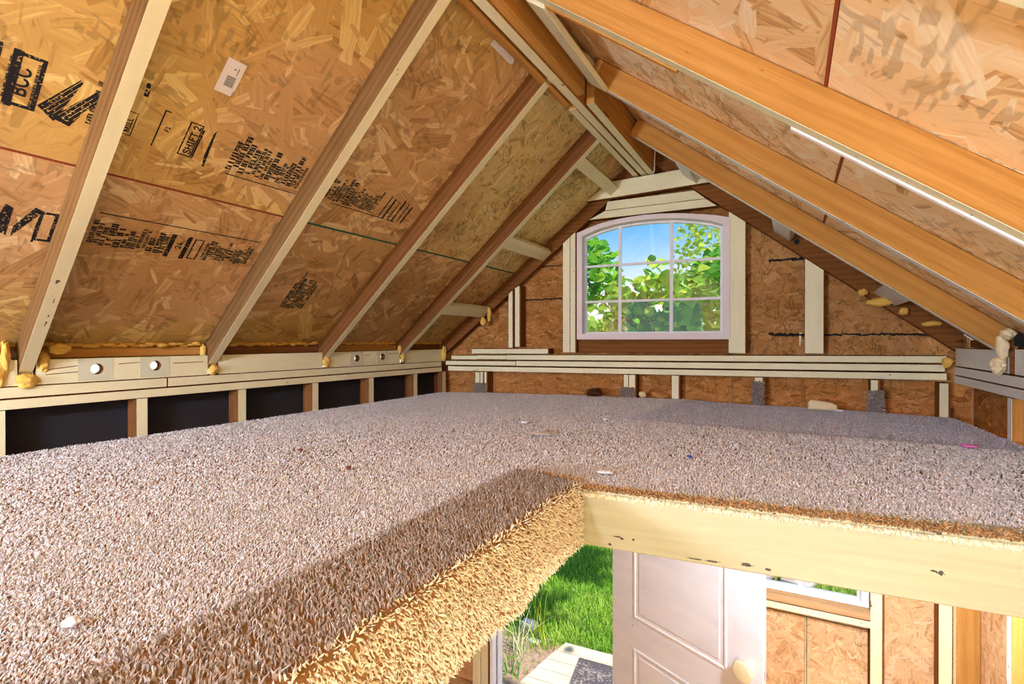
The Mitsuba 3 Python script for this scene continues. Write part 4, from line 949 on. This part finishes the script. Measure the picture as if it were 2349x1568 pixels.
for k in range(6):
    o = c0 + np.array([-.190, -.982, 0]) * (.144 * (k + 1)) + dx * .006 * math.sin(k * 5)
    put('plank', prism([(0, .003), (1.5, .003), (1.5, .134), (.046, .134)], o, dx, dy, .035, .003), 'deck_wood', key)
solo('doormat', prism([(0, 0), (.75, 0), (.75, -.55), (0, -.55)], (-1.59, 3.776, -2.819), dx, dy, .012, .004), 'mat_fibre', 'dark blue-grey speckled doormat on the pale deck', 'doormat')
for x, y, sx, sy, a, lab in ((-.42, 6.30, .62, .40, .1, 'left lilac-grey flagstone outside the lower window'), (.10, 6.34, .34, .42, -.1, 'right lilac-grey flagstone outside the lower window, next to the grass'), (-.20, 6.92, .9, .60, .05, 'far lilac-grey flagstone outside the lower window')):
    solo('flagstone', prism([(-sx * .5, -sy * .45), (sx * .3, -sy * .5), (sx * .5, -.02), (sx * .42, sy * .48), (-sx * .2, sy * .5), (-sx * .5, sy * .2)], (x, y, G0 + .045), [math.cos(a), math.sin(a), 0], [-math.sin(a), math.cos(a), 0], .05, .01), 'flagstone', lab, 'flagstone', 'flagstones outside the lower window')

# shrub and tree outside the arched window
def leaf_mesh(L, W):
    """a heart-shaped leaf, folded along its midrib and curling at the tip"""
    t = np.array([0, .12, .35, .6, .82, 1.0]); w = np.array([.0, .40, .50, .40, .20, 0])
    v = []
    for a, b in zip(t, w): v += [(-b * W, a * L, .18 * b * W - .12 * L * a * a), (0, a * L, -.12 * L * a * a), (b * W, a * L, .18 * b * W - .12 * L * a * a)]
    f = []
    for k in range(5):
        for s in (0, 1): p = 3 * k + s; f += [(p, p + 1, p + 4), (p, p + 4, p + 3)]
    return np.array(v), np.array(f)
def rand_rot(g, n, tilt):
    """leaf frames: the blade hangs out from the stem, its face mostly towards the light"""
    a = g.uniform(0, 6.28, n); d = np.stack([np.cos(a), np.sin(a), g.normal(-.35, .4, n)], -1); d /= np.linalg.norm(d, axis=1, keepdims=True)
    up = np.stack([g.normal(0, tilt, n), g.normal(-.35, tilt, n), np.ones(n) * .75], -1)
    x = np.cross(d, up); x /= np.linalg.norm(x, axis=1, keepdims=True)
    return np.stack([x, d, np.cross(x, d)], -1)
LV, LF = leaf_mesh(1, 1)
def leaves_mesh(P, Rm, s):
    v = np.einsum('nij,kj->nki', Rm, LV) * s[:, None, None] + P[:, None]
    f = (LF[None] + len(LV) * np.arange(len(P))[:, None, None]).reshape(-1, 3)
    return v.reshape(-1, 3), f
def foliage(parent, P, s, mats, seed, nparts, tilt=.5):
    g = np.random.default_rng(seed); R_ = rand_rot(g, len(P), tilt); which = g.integers(0, len(mats), len(P))
    order = np.argsort(-s / np.linalg.norm(P, axis=1)); single, rest = order[:nparts], order[nparts:]
    dicts = [mikit.ply((LV, LF), m, smooth=True) for m in mats] if nparts else []
    for i in single:
        M = np.eye(4); M[:3, :3] = R_[i] * s[i]; M[:3, 3] = P[i] + [0, 0, H]
        key = numbered_fast(f'{parent}__leaf'); scene[key] = {**dicts[which[i]], 'to_world': T(M.tolist())}
    for j, m in enumerate(mats):
        r = rest[which[rest] == j]
        if len(r): tag(put('foliage', leaves_mesh(P[r], R_[r], s[r]), m, parent, smooth=True), kind='stuff')
_cnt = {}
def numbered_fast(key):
    _cnt[key] = _cnt.get(key, -1) + 1
    return key if _cnt[key] == 0 else f'{key}_{_cnt[key]:03d}'
g = np.random.default_rng(41)
key = thing('leafy_shrub', 'leafy green shrub with heart-shaped leaves right outside the arched window, on its left and below', 'shrub')
brs = []
for b0, b1, sag in (((-1.75, 3.95, .80), (-.9, 4.05, .20), .28), ((-1.9, 4.0, -2.85), (-1.45, 3.9, .62), .0), ((-1.2, 4.1, -2.85), (-1.05, 4.0, .42), .0), ((-.8, 4.15, -2.85), (-.75, 4.1, .33), .0), ((-1.5, 4.2, -2.85), (-1.25, 4.1, .30), .05), ((-.55, 4.2, -2.85), (-.4, 4.1, .4), 0)):
    t = np.linspace(0, 1, 9)[:, None]; b0 = np.array(b0 if b0[2] > 0 else (-.72, 4.15, -1.5)); p = b0 * (1 - t) + np.array(b1) * t; p[:, 2] -= sag * np.sin(t[:, 0] * math.pi); p[:, 1] += .05 * np.sin(t[:, 0] * 5)
    p = p if b0[2] > 0 else np.vstack([[(-.72, 4.15, G0)], p]); put('stem', tube(p, .011, .004), 'bark', key, smooth=True); brs.append(p)
n = 520
X = g.uniform(-1.95, -.2, n * 3); Y = g.uniform(3.75, 4.55, n * 3); Zt = .22 + .66 * np.exp(-((X + 1.62) / .30) ** 2) + .40 * np.exp(-((X + .35) / .45) ** 2) + .30 * np.exp(-((X + 1.02) / .22) ** 2) + .08 * np.sin(X * 11)
Zz = Zt - np.abs(g.normal(0, .30, n * 3)) + .05 * g.normal(size=n * 3)
P = np.stack([X, Y, Zz], -1); P = P[(Zz > -.35)][:1150]
foliage(key, P, g.uniform(.075, .125, len(P)), ['leaf_green', 'leaf_dark', 'leaf_dark', 'leaf_green', 'leaf_lime'], 42, 220)
key = thing('leafy_shrub', 'bushy yellow-green shrub behind, filling the lower right of the arched window', 'shrub')
for b0, b1 in (((-.72, 5.2, -1.6), (-1.3, 5.1, .3)), ((-.7, 5.2, -2.85), (-.7, 5.2, -1.5)), ((-.7, 5.2, -1.6), (-.6, 5.1, .5)), ((-.69, 5.2, -1.6), (-.1, 5.1, .6))):
    t = np.linspace(0, 1, 7)[:, None]; put('stem', tube(np.array(b0) * (1 - t) + np.array(b1) * t, .012, .004), 'bark', key, smooth=True)
n = 2300; X = g.uniform(-2.4, .1, n); Y = g.uniform(4.9, 5.8, n); Zz = .30 + .62 * np.clip((X + 1.75) / 1.2, 0, 1) + .1 * np.sin(X * 7) - np.abs(g.normal(0, .35, n))
foliage(key, np.stack([X, Y, Zz], -1), g.uniform(.07, .12, n), ['leaf_green', 'leaf_lime', 'leaf_dark', 'leaf_dark'], 43, 80)
key = thing('tree', 'tree with small narrow yellow-green leaves filling the upper right of the arched window', 'tree')
t = np.linspace(0, 1, 9)[:, None]
put('trunk', tube(np.array((-.2, 7.4, G0)) * (1 - t) + np.array((-.25, 7.3, 2.6)) * t, .10, .03, 8), 'bark', key, smooth=True)
for b1 in ((-1.05, 7.2, 1.2), (-.75, 7.0, 1.8), (-.35, 6.9, 2.2), (.3, 7.2, 2.0)):
    b0 = np.array((-.22, 7.35, .2)); put('branch', tube(b0 * (1 - t) + np.array(b1) * t, .03, .006), 'bark', key, smooth=True)
n = 1900; c = np.array((-.72, 7.2, 1.15)); d_ = g.normal(size=(n, 3)); d_ /= np.linalg.norm(d_, axis=1, keepdims=True)
P = c + d_ * np.array([.82, .8, 1.15]) * (g.random((n, 1)) ** .45)
R_s = g.uniform(.07, .12, n)
LV, LF = leaf_mesh(1, .55)
foliage(key, P, R_s, ['leaf_tree', 'leaf_lime'], 44, 0, .9)
for i, (x, y, r, hgt) in enumerate(((-11, 18, 2.6, 1.6), (-4.5, 20, 2.6, .9), (2.0, 19, 2.6, .9), (8.5, 17, 2.6, 2.0), (-17.5, 15, 2.6, 1.8))):
    key = thing('far_bush', ('far hedge bush on the skyline beyond the lawn, outside to the left', 'far hedge bush on the skyline behind the shrubs', 'far hedge bush on the skyline behind the tree', 'far hedge bush on the skyline to the right', 'far hedge bush on the skyline at the far left')[i], 'bush', 'far bushes on the skyline')
    n = 900; d_ = g.normal(size=(n, 3)); d_ /= np.linalg.norm(d_, axis=1, keepdims=True)
    P = np.array((x, y, G0 + .8)) + d_ * np.array([r, r * .6, hgt]) * (.75 + .3 * g.random((n, 1)))
    P = P[P[:, 2] > G0]
    foliage(key, P, g.uniform(.45, .7, len(P)), ['leaf_green', 'leaf_lime'], 50 + i, 0, .8)
    put('core', blob((x, y, G0 + .8), (r * .8, r * .5, hgt * .8), 60 + i, 3, .2), 'hedge_far', key, smooth=True)
solo('white_backdrop', prism([(-3, G0), (8, G0), (8, .6), (-3, .6)], (-5.2, 0, 0), [0, 1, 0], [0, 0, 1], .05, .004), 'backdrop_white', 'white fence added outside to brighten the view through the round left eave holes', 'backdrop')  # made-up white board that makes the eave holes look bright
